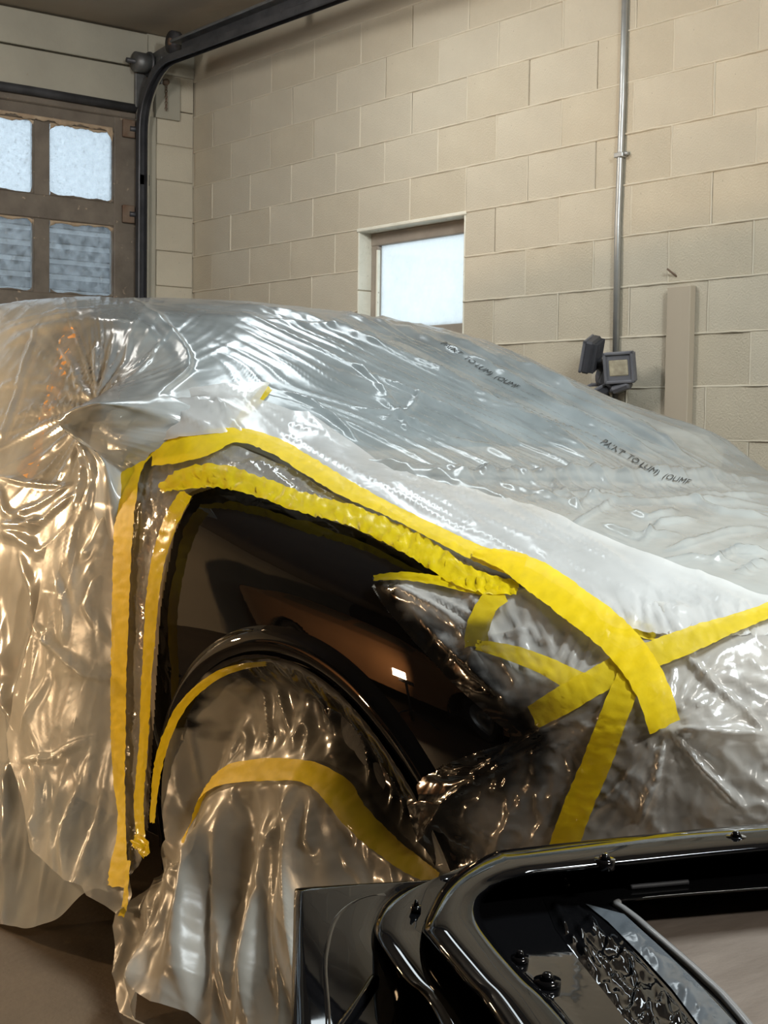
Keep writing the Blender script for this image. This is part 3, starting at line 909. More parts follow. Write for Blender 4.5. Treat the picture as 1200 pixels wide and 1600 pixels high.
# ---- the body, split into panels along its own shut lines
car = empty('car', (XC, 3.5, 0)); tag(car, 'champagne sedan wrapped in clear masking plastic with black front fender', 'car')
nv = P_BODY.shape[1]; half = len(VS)
Vc = P_BODY.reshape(-1, 3)
Fg = grid_faces(len(YS), nv)
fy = YS[np.repeat(np.arange(len(YS) - 1), nv - 1)]
fcol = np.tile(np.arange(nv - 1), len(YS) - 1)
fv = np.where(fcol < half - 1, VS[np.minimum(fcol, half - 1)], VS[np.clip(2 * (half - 1) - 1 - fcol, 0, half - 1)])
near = fcol < half - 1
fc = Vc[Fg].mean(1)
WC_Y, WC_Z, WR = 2.118, 0.192, 0.465     # front wheel-arch circle
WH_Z = 0.30
WC2_Y = WC_Y + 2.70
def in_arch(yc): return ((fc[:, 1] - yc) ** 2 + (fc[:, 2] - WC_Z) ** 2 < WR ** 2) & (fv < 4)
arch = in_arch(WC_Y) | in_arch(WC2_Y)
pil = np.interp(fy, [2.5, 3.4], [0, 1])
lab = np.full(len(Fg), 'body', dtype=object)
lab[(fv > 4.05) & (fy < 2.44) & (fy > 1.33)] = 'hood'
lab[(fv > 5.25) & (fy >= 2.50) & (fy < 3.38)] = 'windshield'
lab[(fv > 4.25) & (fv < 4.85) & (fy >= 2.95) & (fy < 5.0) & ~((fy > 3.93) & (fy < 4.02))] = 'side_window'
lab[(fv > 5.25) & (fy >= 4.85) & (fy < 5.45)] = 'rear_window'
lab[(fv >= 5.0) & (fy >= 3.38) & (fy < 4.85)] = 'roof'
fen_near = near & (fv < 4.6) & (fy < 2.66) & (fy > 1.5)
lab[(fv > 0.6) & (fv < 4.2) & (fy >= 2.68) & (fy < 3.95)] = 'front_door'
lab[(fv > 0.6) & (fv < 4.2) & (fy >= 3.97) & (fy < 4.95)] = 'rear_door'
lab[arch] = 'skip'
matmap = dict(body='carpaint', hood='carpaint', roof='carpaint', front_door='carpaint', rear_door='carpaint', windshield='carglass', rear_window='carglass', side_window='sideglass')
def sub(name, mask, mat, parent):
    Fm = Fg[mask]
    if not len(Fm): return None
    used, inv = np.unique(Fm, return_inverse=True)
    return mesh_np(name, Vc[used], inv.reshape(-1, 4), mat, parent)
for nm in ('body', 'hood', 'roof', 'windshield', 'rear_window'):
    sub(nm, lab == nm, MT[matmap[nm]], car)
for nm in ('front_door', 'rear_door'):
    for s in (True, False):
        sub(nm, (lab == nm) & (near == s), MT['carpaint'], car)
for s in (True, False):
    for lo, hi in ((2.9, 3.97), (3.97, 5.1)):
        sub('side_window', (lab == 'side_window') & (near == s) & (fy > lo) & (fy < hi), MT['sideglass'], car)
# floor pan
box('floor_pan', (XC - 0.78, 1.45, 0.19), (XC + 0.78, 5.7, 0.24), MT['tyre'], car)
# wheels
def wheel(yc, sx):
    xo = XC + sx * 0.86
    w = empty('wheel', (0, 0, 0)); w.parent = car; w.matrix_parent_inverse = Matrix.Translation(car.location).inverted()
    def lathe(name, prof, mat, n=40):
        V, Fc = [], []
        m = len(prof)
        for i in range(n):
            a = 2 * math.pi * i / n
            for (xx, r) in prof:
                V.append((xo - sx * xx, yc + r * math.cos(a), WH_Z + 0.012 + r * math.sin(a)))
        for i in range(n):
            for k in range(m - 1):
                Fc.append((i * m + k, i * m + k + 1, ((i + 1) % n) * m + k + 1, ((i + 1) % n) * m + k))
        return mesh_np(name, V, Fc, mat, w)
    lathe('tyre', [(0.02, 0.21), (0.0, 0.24), (0.0, 0.285), (0.02, 0.308), (0.10, 0.312), (0.18, 0.308), (0.2, 0.285), (0.2, 0.21)], MT['tyre'])
    lathe('rim', [(0.025, 0.215), (0.03, 0.20), (0.06, 0.19), (0.05, 0.06), (0.04, 0.05), (0.04, 0.0)], MT['rim'])
for yc in (WC_Y, WC2_Y):
    for sx in (-1, 1):
        wheel(yc, sx)
# wheel-arch liners
def liner(yc, sx):
    a = np.radians(np.linspace(-5, 185, 40))
    V, Fc = [], []
    for t in a:
        for d in (0.0, 0.28):
            V.append((XC + sx * (0.885 - d), yc + (WR + 0.006) * math.cos(t), WC_Z + (WR + 0.006) * math.sin(t)))
    for i in range(len(a) - 1):
        Fc.append((2 * i, 2 * i + 1, 2 * i + 3, 2 * i + 2))
    mesh_np('arch_liner', V, Fc, MT['tyre'], car)
for yc in (WC_Y, WC2_Y):
    for sx in (-1, 1):
        liner(yc, sx)

# ---- black front fender: fine mesh trimmed to the taped outline and the wheel arch
FENDER = [(228, 1335), (238, 1150), (250, 950), (272, 832), (302, 772), (345, 758), (430, 783), (560, 828), (690, 893), (716, 920),
          (650, 915), (592, 907), (582, 915), (600, 945), (650, 1005), (720, 1075), (800, 1148), (800, 1160), (730, 1182), (665, 1212), (640, 1240), (640, 1340)]
FYS = np.linspace(1.44, 2.86, 330)
FVS = np.linspace(0.0, 5.4, 330)
PF = loft(FYS, FVS, False, True)
Vf = PF.reshape(-1, 3).copy()
Vf[:, 0] -= 0.004; Vf[:, 2] += 0.003      # panel skin stands on the inner structure
Ff = grid_faces(len(FYS), len(FVS))
pxf, _ = project(Vf)
ok = inpoly(pxf, FENDER)
rad = np.hypot(Vf[:, 1] - WC_Y, Vf[:, 2] - WC_Z)
below = (Vf[:, 2] < WC_Z) & (np.abs(Vf[:, 1] - WC_Y) < WR + 0.02)
ok &= ~((rad < WR + 0.03) | below)
keep = ok[Ff].all(1)
Ff = Ff[keep]
used, inv = np.unique(Ff, return_inverse=True)
fen = mesh_np('front_fender', Vf[used], inv.reshape(-1, 4), MT['blackpaint'], car)
fen['label'] = 'glossy wet black front fender'
# rolled lip of the wheel arch
ang = np.radians(np.linspace(0, 180, 120))
prof = [(0.062, 0.001), (0.054, 0.005), (0.047, 0.012), (0.040, 0.018), (0.030, 0.021), (0.018, 0.020), (0.008, 0.016), (0.001, 0.008), (-0.002, -0.006), (-0.002, -0.05)]
V = []
for t in ang:
    for (dr, off) in prof:
        V.append((WC_Y + (WR + dr) * math.cos(t), WC_Z + (WR + dr) * math.sin(t) * (1.0 if t > 0 else 1), off))
V = np.array(V)
X_ = side_x(V[:, 0], V[:, 1])
Vl = np.stack([X_ - V[:, 2], V[:, 0], V[:, 1]], -1)
Fc = grid_faces(len(ang), len(prof))
lip = mesh_np('wheel_arch_lip', Vl, Fc, MT['blackpaint'], fen)
# headlamp (under the front film) and grille bar
def patch(name, poly, step, tree, off, mat, parent=None, disp=None, spray=None, ofun=None):
    """sheet cut to an outline and laid on a surface"""
    poly = np.asarray(poly, float)
    # densify the outline
    pts = []
    for a, b in zip(poly, np.roll(poly, -1, 0)):
        n = max(1, int(np.linalg.norm(b - a) / step))
        for i in range(n): pts.append(a + (b - a) * i / n)
    nb = len(pts)
    lo, hi = poly.min(0), poly.max(0)
    gx, gy = np.meshgrid(np.arange(lo[0] + step * .5, hi[0], step), np.arange(lo[1] + step * .5, hi[1], step))
    gx[::2] += step * 0.5
    G = np.stack([gx.ravel(), gy.ravel()], -1)
    G = G[inpoly(G, poly)]
    d, _ = segdist(G, np.vstack([poly, poly[:1]]))
    G = G[d > step * 0.6]
    allp = [Vector(p) for p in pts] + [Vector(p) for p in G]
    edges = [(i, (i + 1) % nb) for i in range(nb)]
    vo, eo, fo, _, _, _ = delaunay_2d_cdt(allp, edges, [], 1, 1e-4)
    Q = np.array([(v.x, v.y) for v in vo])
    tris = [tuple(f) for f in fo]
    V = np.zeros((len(Q), 3)); Nn = np.zeros((len(Q), 3))
    for i, (x, y) in enumerate(Q):
        V[i], Nn[i] = hit(x, y, tree, 0.0)
    fixed = []
    for a, b, c in tris:
        nn = np.cross(V[b] - V[a], V[c] - V[a])
        fixed.append((a, b, c) if nn @ Nn[a] > 0 else (a, c, b))
    tris = fixed
    o_ = off if ofun is None else off + ofun(Q, V)
    dd = np.zeros(len(Q)) if disp is None else disp(Q, V)
    V = V + Nn * (np.broadcast_to(o_, len(Q)) + dd)[:, None]
    ob = mesh_np(name, V, tris, mat, parent)
    if spray is not None:
        at = ob.data.attributes.new('overspray', 'FLOAT', 'POINT')
        at.data.foreach_set('value', np.clip(spray(Q, V), 0, 1).astype(np.float32))
    return ob
hl = patch('headlamp', [(600, 915), (700, 925), (790, 950), (850, 1010), (850, 1090), (800, 1135), (720, 1070), (640, 980)], 14, T_BODY, 0.002, MT['lens'], car)
hl = patch('headlamp_bezel', [(592, 912), (640, 968), (720, 1062), (798, 1140), (806, 1128), (735, 1052), (655, 965), (612, 915)], 10, T_BODY, 0.006, MT['blackpaint2'], car)
# door mirror
TIP = np.array([1.31, 2.627, 1.107])
def mirror(sx):
    V, Fc = [], []
    for i in range(13):
        a = math.pi * i / 12
        for j in range(20):
            b = 2 * math.pi * j / 20
            x_ = 0.045 * -math.cos(a); r = math.sin(a) ** 0.7
            V.append((XC + sx * (0.835 + x_), 2.86 + 0.035 * r * math.cos(b) - 0.03 * x_ / 0.1, 1.075 + 0.03 * r * math.sin(b)))
    for i in range(12):
        for j in range(20):
            Fc.append((i * 20 + j, i * 20 + (j + 1) % 20, (i + 1) * 20 + (j + 1) % 20, (i + 1) * 20 + j))
    m_ = mesh_np('door_mirror', V, Fc, MT['carpaint'], car)
    tube('mirror_stalk', [(XC + sx * 0.79, 2.88, 0.985), (XC + sx * 0.81, 2.87, 1.02), (XC + sx * 0.82, 2.85, 1.06)], 0.012, MT['rubber'], m_, 8)
mirror(-1); mirror(1)
#@@FILM
# ================================================================== MASKING FILM
def px_frame(Q, ang):
    c, s = math.cos(math.radians(ang)), math.sin(math.radians(ang))
    return Q[:, 0] * c + Q[:, 1] * s, -Q[:, 0] * s + Q[:, 1] * c
def creases(Q, lst, wb=0.35):
    h = np.zeros(len(Q))
    for line, w, a in lst:
        line = np.asarray(line, float)
        lo, hi = line.min(0) - 5 * w - 10, line.max(0) + 5 * w + 10
        m = (Q[:, 0] > lo[0]) & (Q[:, 0] < hi[0]) & (Q[:, 1] > lo[1]) & (Q[:, 1] < hi[1])
        if not m.any(): continue
        d, t = segdist(Q[m], line)
        fade = np.minimum(1, np.minimum(t, 1 - t) * 5 + 0.15)
        wob = 1 + wb * pn(Q[m, 0] / 23, Q[m, 1] / 23, 5)
        h[m] += a * fade * wob * np.exp(-(d / (w * (0.4 + 0.6 * fade))) ** 2)
    return h
def soft(Q, poly, feather=25):
    """1 inside a region, fading to 0 over the feather outside"""
    ins = inpoly(Q, poly)
    d, _ = segdist(Q, np.vstack([poly, poly[:1]]))
    return np.where(ins, np.minimum(1, 0.5 + d / feather / 2), np.maximum(0, 0.5 - d / feather / 2))

# ---- main sheet over the whole car
YA = np.concatenate([np.linspace(1.12, 1.5, 40)[:-1], np.linspace(1.5, 4.5, 440)[:-1], np.linspace(4.5, 5.93, 80)])
VA = np.concatenate([np.linspace(0, 4, 130)[:-1], np.linspace(4, 7, 175)])
PA = loft(YA, VA, True)
nyA, nvA = PA.shape[:2]
NA = grid_normals(PA)
if NA[300, len(VA) - 1, 2] < 0: NA = -NA
Vx = PA.reshape(-1, 3).copy(); Nx = NA.reshape(-1, 3)
QA, depA = project(Vx)
nearA = (np.tile(np.arange(nvA), nyA) < len(VA) + 4)
facing = ((Vx - CAM) * Nx).sum(1) < 0.05
TIPPX = project(TIP)[0]
h = np.zeros(len(Vx))
r_ = np.hypot(QA[:, 0] - TIPPX[0], QA[:, 1] - TIPPX[1]); th = np.arctan2(QA[:, 1] - TIPPX[1], QA[:, 0] - TIPPX[0])
star = (ridge(th * 5.5, r_ / 400, 3, 4) * 0.8 + 0.6 * ridge(th * 12, r_ / 240, 4, 4)) * np.exp(-(r_ / 135) ** 1.6) * sstep(4, 30, r_)
h += np.where(nearA & facing, 0.010 * star, 0)
WSP = np.array([(430, 478), (560, 480), (700, 505), (800, 540), (920, 610), (1060, 690), (1130, 745), (980, 755), (800, 745), (640, 735), (500, 640), (380, 540)])
s_, n_ = px_frame(QA, 25.5)
ws = soft(QA, WSP, 60)
st = (0.7 + 0.7 * sstep(500, 900, QA[:, 0])) * (0.009 * ridge(n_ / 24, s_ / 1300, 8, 5) + 0.005 * ridge(n_ / 13, s_ / 900, 9, 4) + 0.0010 * pn(n_ / 8, s_ / 500, 10))
h += np.where(facing, ws * st, 0)
# general slack
h += 0.0035 * pn(Vx[:, 1] * 7, Vx[:, 0] * 5 + Vx[:, 2] * 5, 20) + 0.0005 * pn(Vx[:, 1] * 23, Vx[:, 0] * 16 + Vx[:, 2] * 16, 21)
crinkle = 0.003 * ridge(QA[:, 0] / 46, QA[:, 1] / 40, 31, 5) + 0.0018 * ridge(QA[:, 0] / 21 + QA[:, 1] / 30, QA[:, 1] / 18, 32, 5)
h += np.where(facing, crinkle * (0.05 + 0.22 * sstep(350, 900, QA[:, 0])), 0)
# hanging pleats on the near side
low = sstep(0.95, 0.3, Vx[:, 2]) * sstep(2.6, 2.8, Vx[:, 1])
sag, san = px_frame(QA, 100)
h += np.where(nearA & facing, low * (0.014 * ridge(san / 62 + 0.3 * pn(sag / 140, san / 90, 41), sag / 420, 42, 1.6) + 0.004 * ridge(san / 22, sag / 260, 43, 2.5)), 0)
CREASES = [
    ([(0, 545), (60, 515), (140, 500), (230, 512), (260, 540)], 7, 0.008), ([(0, 520), (70, 497), (150, 487)], 4, 0.006), ([(0, 508), (90, 486), (170, 484)], 3, 0.004),
    ([(62, 505), (40, 570), (20, 640)], 4, 0.006), ([(0, 745), (40, 755), (105, 762)], 4, 0.007), ([(0, 820), (40, 822), (66, 815)], 6, 0.02), ([(0, 832), (30, 838), (60, 862)], 7, 0.016),
    ([(20, 805), (60, 790), (110, 762)], 4, 0.008), ([(40, 838), (80, 805), (120, 775)], 4, 0.008), ([(50, 872), (85, 850), (110, 825)], 4, 0.007), ([(0, 760), (10, 800), (40, 818)], 5, 0.01),
    ([(0, 605), (20, 598), (34, 603)], 3, 0.006), ([(0, 690), (14, 655), (24, 622)], 4, 0.006), ([(95, 545), (110, 565), (126, 580)], 3, 0.005),
    ([(152, 640), (150, 700), (130, 780), (108, 880), (88, 960)], 7, 0.022), ([(160, 640), (160, 690), (150, 760), (130, 850)], 5, 0.014), ([(150, 640), (125, 700), (85, 760)], 4, 0.008), ([(150, 640), (110, 680), (60, 720)], 4, 0.006),
    ([(155, 630), (170, 575), (180, 520)], 4, 0.008), ([(157, 630), (150, 570), (152, 530)], 4, 0.008), ([(160, 630), (195, 570), (205, 520)], 4, 0.006), ([(165, 630), (225, 590), (245, 540)], 4, 0.006), ([(150, 628), (125, 600), (112, 570)], 5, 0.007),
    ([(200, 465), (250, 500), (300, 570), (335, 615), (380, 665)], 8, 0.009), ([(260, 505), (310, 580), (340, 640)], 4, 0.006),
    ([(620, 738), (700, 750), (800, 752), (900, 748), (1000, 752), (1100, 748), (1200, 756)], 6, 0.0266), ([(560, 720), (640, 736), (760, 744), (860, 746)], 4, 0.0152),
    ([(860, 752), (880, 770), (910, 800)], 4, 0.0114), ([(480, 610), (520, 650), (560, 690)], 3, 0.0095), ([(545, 560), (590, 600), (620, 640), (640, 680)], 3, 0.0095), ([(560, 640), (620, 650), (700, 690), (760, 700), (830, 735)], 4, 0.0133),
    ([(600, 660), (640, 640), (660, 610)], 3, 0.0076), ([(980, 800), (1010, 812), (1060, 800)], 3, 0.0114), ([(1000, 850), (1030, 820), (1090, 812)], 3, 0.0095), ([(900, 790), (940, 770), (990, 775)], 3, 0.0076),
    ([(1040, 860), (1080, 850), (1140, 830), (1200, 825)], 4, 0.0114), ([(1060, 770), (1120, 800), (1200, 810)], 3, 0.0095), ([(1110, 880), (1150, 860), (1200, 862)], 3, 0.0114), ([(880, 830), (930, 800), (960, 780)], 3, 0.0076),
    ([(420, 500), (520, 512), (620, 530)], 3, 0.0076), ([(330, 470), (480, 495), (640, 560), (820, 660), (960, 740)], 5, 0.0114), ([(480, 475), (640, 520), (820, 610), (1000, 705), (1070, 745)], 5, 0.0133), ([(560, 485), (700, 530), (860, 600), (1020, 690), (1110, 740)], 4, 0.0114),
    ([(690, 545), (800, 600), (900, 655), (980, 705)], 3, 0.010), ([(760, 545), (880, 610), (1000, 675), (1090, 730)], 3, 0.012), ([(640, 560), (760, 620), (880, 690), (960, 735)], 3, 0.010), ([(590, 590), (700, 640), (800, 700)], 3, 0.008),
    ([(820, 780), (900, 772), (1000, 786), (1100, 782), (1200, 792)], 4, 0.010), ([(940, 820), (990, 838), (1060, 836)], 3, 0.009), ([(1080, 770), (1130, 778), (1200, 772)], 3, 0.009), ([(1020, 880), (1080, 872), (1150, 880)], 3, 0.008), ([(1150, 900), (1180, 880), (1200, 876)], 3, 0.010),
    ([(780, 760), (840, 775), (900, 790)], 3, 0.008), ([(700, 755), (760, 770), (800, 786)], 3, 0.007),
    ([(0, 1020), (30, 1120), (60, 1200)], 6, 0.012), ([(0, 940), (20, 1060), (25, 1200), (10, 1330)], 8, 0.016), ([(60, 900), (55, 1000), (30, 1100), (45, 1250)], 7, 0.014), ([(30, 860), (60, 940), (66, 1010)], 5, 0.010),
    ([(60, 930), (100, 940), (108, 930)], 3, 0.006), ([(70, 985), (96, 1000), (108, 1010)], 3, 0.005),
]
h += np.where(facing, creases(QA, CREASES), 0)
# quiet under the tape line so the strips lie flat on it
OUTER = [(192, 1400), (198, 1250), (199, 1000), (204, 850), (214, 738), (240, 706), (300, 698), (360, 692), (440, 722), (560, 792), (700, 862), (830, 922), (930, 985), (1000, 1030), (1100, 1010), (1200, 978), (1500, 935), (1960, 930)]
dO, _ = segdist(QA, OUTER)
h = np.where(facing, h * (0.25 + 0.75 * sstep(15, 70, dO)), h)
Vx += Nx * h[:, None]
# tent over the door mirror
lump = 0.19 * np.exp(-(((Vx[:, 1] - 2.86) / 0.12) ** 2 + ((Vx[:, 2] - 1.085) / 0.085) ** 2))
Vx[:, 0] -= np.where(nearA & (Vx[:, 0] < 2.1), lump, 0)
dT = np.linalg.norm(Vx - TIP, axis=1)
sel = nearA
g = np.exp(-(np.maximum(0, dT - dT[sel].min()) / 0.11) ** 1.3) * 0.95
g = np.where(sel & (Vx[:, 1] > 2.3), g, 0) * (1 - 0.97 * sstep(160, 205, QA[:, 0]) * sstep(622, 672, QA[:, 1]))
Vx += (TIP - Vx) * g[:, None]
TIP2 = np.array([2 * XC - TIP[0] + 0.0, TIP[1] + 0.03, TIP[2] - 0.015])
dT = np.linalg.norm(Vx - TIP2, axis=1)
g = np.exp(-(np.maximum(0, dT - dT[~sel].min()) / 0.14) ** 1.6) * 0.62
Vx += (TIP2 - Vx) * np.where(~sel & (Vx[:, 1] > 2.3), g, 0)[:, None]
# where the sheet is cut back for the fender and front end, and its rising hem
QA2, _ = project(Vx)
CUT = np.array(OUTER + [(2000, 2600), (192, 2600)])
HEM = np.array([(-900, 1430), (-300, 1470), (0, 1447), (45, 1456), (92, 1440), (126, 1400), (150, 1391), (172, 1402), (200, 1395), (200, 2600), (-900, 2600)], float)
front = nearA | (Vx[:, 1] < 1.62)
gone = (inpoly(QA2, CUT) & front & (Vx[:, 0] < 3.25) & facing) | (inpoly(QA2, HEM) & nearA)
FA = grid_faces(nyA, nvA)
FA = FA[~gone[FA].any(1)]
# ease the cut edges so they read as clean film edges
ed = np.sort(np.concatenate([FA[:, [0, 1]], FA[:, [1, 2]], FA[:, [2, 3]], FA[:, [3, 0]]]), axis=1)
key, cnt = np.unique(ed[:, 0].astype(np.int64) * len(Vx) + ed[:, 1], return_counts=True)
key = key[cnt == 1]
ea, eb = key // len(Vx), key % len(Vx)
for _ in range(14):
    acc = np.zeros_like(Vx); num = np.zeros(len(Vx))
    np.add.at(acc, ea, Vx[eb]); np.add.at(acc, eb, Vx[ea]); np.add.at(num, ea, 1); np.add.at(num, eb, 1)
    bsel = num == 2
    Vx[bsel] = 0.5 * Vx[bsel] + 0.5 * acc[bsel] / 2
used, inv = np.unique(FA, return_inverse=True)
inv = inv.reshape(-1, 4)
q0 = Vx[used][inv[len(inv) // 2]]
if np.cross(q0[1] - q0[0], q0[2] - q0[0]) @ (q0[0] - np.array([XC, q0[0][1], 0.6])) < 0: inv = inv[:, ::-1]
sheet = mesh_np('plastic_sheet', Vx[used], inv, MT['film_main'])
tag(sheet, 'large clear plastic sheet draped over the car roof, windshield and door', 'plastic sheet')
T_SHEET = BVHTree.FromPolygons([tuple(v) for v in Vx[used]], [tuple(f) for f in inv.reshape(-1, 4).tolist()])

# ---- hazy apron hanging from the outer vertical tape
APRON = [(232, 702), (214, 740), (206, 850), (201, 1000), (199, 1150), (200, 1260), (200, 1330), (214, 1402), (205, 1441), (180, 1424), (156, 1411), (150, 1397), (127, 1390), (75, 1338), (62, 1270), (42, 1185), (40, 1150), (52, 1085),
         (70, 1020), (84, 975), (96, 905), (110, 850), (128, 790), (146, 715), (158, 668), (180, 660), (215, 672)]
def d_apron(Q, V):
    s, n = px_frame(Q, 97)
    h = 0.014 * pn(Q[:, 0] / 60, Q[:, 1] / 150, 51) + 0.007 * ridge(n / 40, s / 260, 52, 3) + 0.002 * ridge(n / 18, s / 90, 53, 3)
    h += creases(Q, [([(84, 980), (120, 1015), (160, 1050), (195, 1065)], 6, 0.018), ([(60, 1190), (110, 1185), (165, 1150)], 5, 0.014), ([(150, 880), (165, 850), (190, 790)], 5, 0.012),
                     ([(120, 900), (135, 960), (130, 1010)], 5, 0.012), ([(110, 960), (100, 1060), (60, 1150)], 5, 0.012), ([(165, 1160), (130, 1300), (125, 1390)], 5, 0.012), ([(185, 1150), (165, 1290), (150, 1390)], 5, 0.010),
                     ([(75, 1337), (90, 1250), (80, 1190)], 6, 0.014), ([(170, 900), (160, 950), (185, 1010)], 4, 0.010)])
    d, _ = segdist(Q, [(232, 702), (214, 740), (206, 850), (201, 1000), (199, 1150), (200, 1330), (205, 1400)])
    return h * sstep(4, 45, d) + 0.035 * sstep(5, 80, d) * sstep(700, 900, Q[:, 1])
ap = patch('masking_film', APRON, 4.0, T_DRAPE, 0.012, MT['film_apron'], None, d_apron)
tag(ap, 'hazy plastic apron hanging left of the tall yellow tape', 'masking film', 'masking film sheets on the car')

# ---- narrow see-through strip between the two lines of tape
STRIP = [(192, 1392), (199, 1250), (199, 1000), (204, 850), (214, 738), (240, 712), (300, 706), (360, 700), (440, 730), (560, 800), (700, 870), (830, 930), (830, 945), (760, 930), (690, 895), (560, 828), (430, 782), (345, 758), (300, 772), (270, 832), (250, 950), (238, 1150), (230, 1300), (226, 1345)]
def d_strip(Q, V):
    s, n = px_frame(Q, 55)
    up = sstep(300, 340, Q[:, 0])
    a = 0.004 * ridge(Q[:, 0] / 9, Q[:, 1] / 60, 61, 2) + 0.003 * pn(Q[:, 0] / 14, Q[:, 1] / 22, 62)
    s2, n2 = px_frame(Q, 27)
    b = 0.005 * ridge(n2 / 9, s2 / 80, 63, 2) + 0.003 * pn(n2 / 12, s2 / 30, 64)
    return a * (1 - up) + b * up
cs = patch('masking_film', STRIP, 4.0, T_DRAPE, 0.006, MT['film_strip'], None, d_strip, lambda Q, V: 0 * Q[:, 0])
tag(cs, 'narrow crinkled film strip between the outer and inner yellow tape', 'masking film', 'masking film sheets on the car')

# ---- milky film along the hood edge
WHITE = [(160, 690), (172, 668), (205, 650), (250, 634), (300, 620), (360, 613), (420, 611), (404, 640), (480, 650), (520, 678), (565, 708), (615, 742), (700, 764), (830, 795), (905, 830), (1000, 868), (1100, 903), (1170, 930), (1230, 950), (1400, 965),
         (1400, 985), (1200, 1000), (1060, 1005), (960, 985), (870, 935), (830, 918), (700, 858), (560, 788), (440, 718), (360, 690), (300, 694), (240, 702), (215, 712), (175, 708)]
def d_white(Q, V):
    s, n = px_frame(Q, 28)
    h = 0.004 * ridge(n / 22, s / 220, 71, 4) + 0.0006 * ridge(Q[:, 0] / 30, Q[:, 1] / 26, 72, 3) + 0.003 * pn(Q[:, 0] / 60, Q[:, 1] / 60, 73)
    lift = 0.03 * soft(Q, np.array([(170, 668), (300, 622), (415, 612), (400, 660), (300, 690), (200, 705)], float), 50)
    h += creases(Q, [([(215, 660), (300, 650), (380, 665)], 5, 0.01), ([(240, 640), (300, 670), (340, 690)], 4, 0.008), ([(200, 690), (260, 655), (330, 640)], 4, 0.008), ([(330, 640), (360, 670), (380, 690)], 3, 0.006)])
    h += 0.008 * soft(Q, np.array([(860, 940), (1200, 960), (1200, 1000), (960, 990)], float), 30) * ridge(Q[:, 0] / 16 - Q[:, 1] / 40, Q[:, 1] / 60, 74, 2)
    return h + lift
wf_ = patch('masking_film', WHITE, 5.0, T_DRAPE, 0.009, MT['film_white'], None, d_white)
tag(wf_, 'milky white film laid along the hood edge above yellow tape', 'masking film', 'masking film sheets on the car')

# ---- crinkled film over headlamp and bumper
FRONT = [(584, 906), (640, 908), (700, 916), (800, 932), (860, 922), (930, 940), (1000, 950), (1200, 952), (1500, 920), (1960, 915), (2000, 1500), (1700, 1900), (700, 1900), (690, 1380), (655, 1300), (640, 1245), (662, 1214), (730, 1184), (798, 1158), (800, 1148), (720, 1075), (650, 1005), (600, 945)]
EDGE = [(585, 908), (600, 945), (650, 1005), (720, 1075), (800, 1150), (730, 1182), (662, 1214), (640, 1245), (690, 1370)]
def d_front(Q, V):
    c0 = np.array([850.0, 1120.0])
    r = np.hypot(*(Q - c0).T); th = np.arctan2(Q[:, 1] - c0[1], Q[:, 0] - c0[0])
    h = 0.007 * ridge(th * 3.3, r / 200, 81, 2) * sstep(20, 120, r) + 0.004 * ridge(Q[:, 0] / 48, Q[:, 1] / 42, 82, 3) + 0.0012 * ridge(Q[:, 0] / 18, Q[:, 1] / 22, 83, 3)
    c1 = np.array([1042.0, 1135.0])
    r1 = np.hypot(*(Q - c1).T); t1 = np.arctan2(Q[:, 1] - c1[1], Q[:, 0] - c1[0])
    h += 0.010 * ridge(t1 * 3.5, r1 / 150, 84, 2) * np.exp(-r1 / 130) * sstep(5, 40, r1)
    h += 0.010 * pn(Q[:, 0] / 120, Q[:, 1] / 90, 85)
    h += creases(Q, [([(590, 918), (640, 935), (700, 962), (740, 985)], 5, 0.012), ([(610, 925), (680, 935), (760, 975)], 4, 0.008), ([(640, 945), (700, 1010), (760, 1060), (800, 1100)], 4, 0.008),
                     ([(770, 1000), (830, 985), (840, 1000)], 4, 0.010), ([(650, 1195), (720, 1190), (790, 1165)], 5, 0.012), ([(670, 1215), (750, 1205), (800, 1175)], 4, 0.010), ([(780, 1180), (850, 1140), (930, 1110)], 5, 0.010),
                     ([(700, 1250), (800, 1190), (900, 1150)], 5, 0.009), ([(1045, 1140), (1100, 1200), (1160, 1260)], 6, 0.014), ([(1040, 1150), (1030, 1210), (1000, 1290)], 5, 0.010), ([(1050, 1140), (1130, 1150), (1200, 1150)], 5, 0.012), ([(900, 1290), (960, 1240), (1010, 1180)], 5, 0.010),
                     ([(1060, 1020), (1100, 1060), (1160, 1110), (1200, 1150)], 5, 0.008)])
    d, _ = segdist(Q, EDGE[:5])
    return h * (0.35 + 0.65 * sstep(5, 50, d))
def s_front(Q, V):
    d, t = segdist(Q, EDGE)
    nz = 40 * pn(Q[:, 0] / 45, Q[:, 1] / 45, 86) + 18 * pn(Q[:, 0] / 14, Q[:, 1] / 14, 87)
    reach = np.interp(Q[:, 1], [900, 930, 990, 1040, 1130, 1200, 1260, 1400], [6, 22, 70, 75, 70, 110, 115, 80])
    a = 1 - sstep(0.35, 1.35, (d + nz * 0.6) / reach)
    b = 0.62 * (1 - sstep(0.5, 2.4, (d + nz) / reach)) * sstep(1090, 1180, Q[:, 1])
    return np.maximum(a, b)
ff_ = patch('masking_film', FRONT, 5.0, T_DRAPE, 0.003, MT['film_front'], None, d_front, s_front)
tag(ff_, 'crinkled clear film over headlamp and bumper, darkened by black overspray', 'masking film', 'masking film sheets on the car')

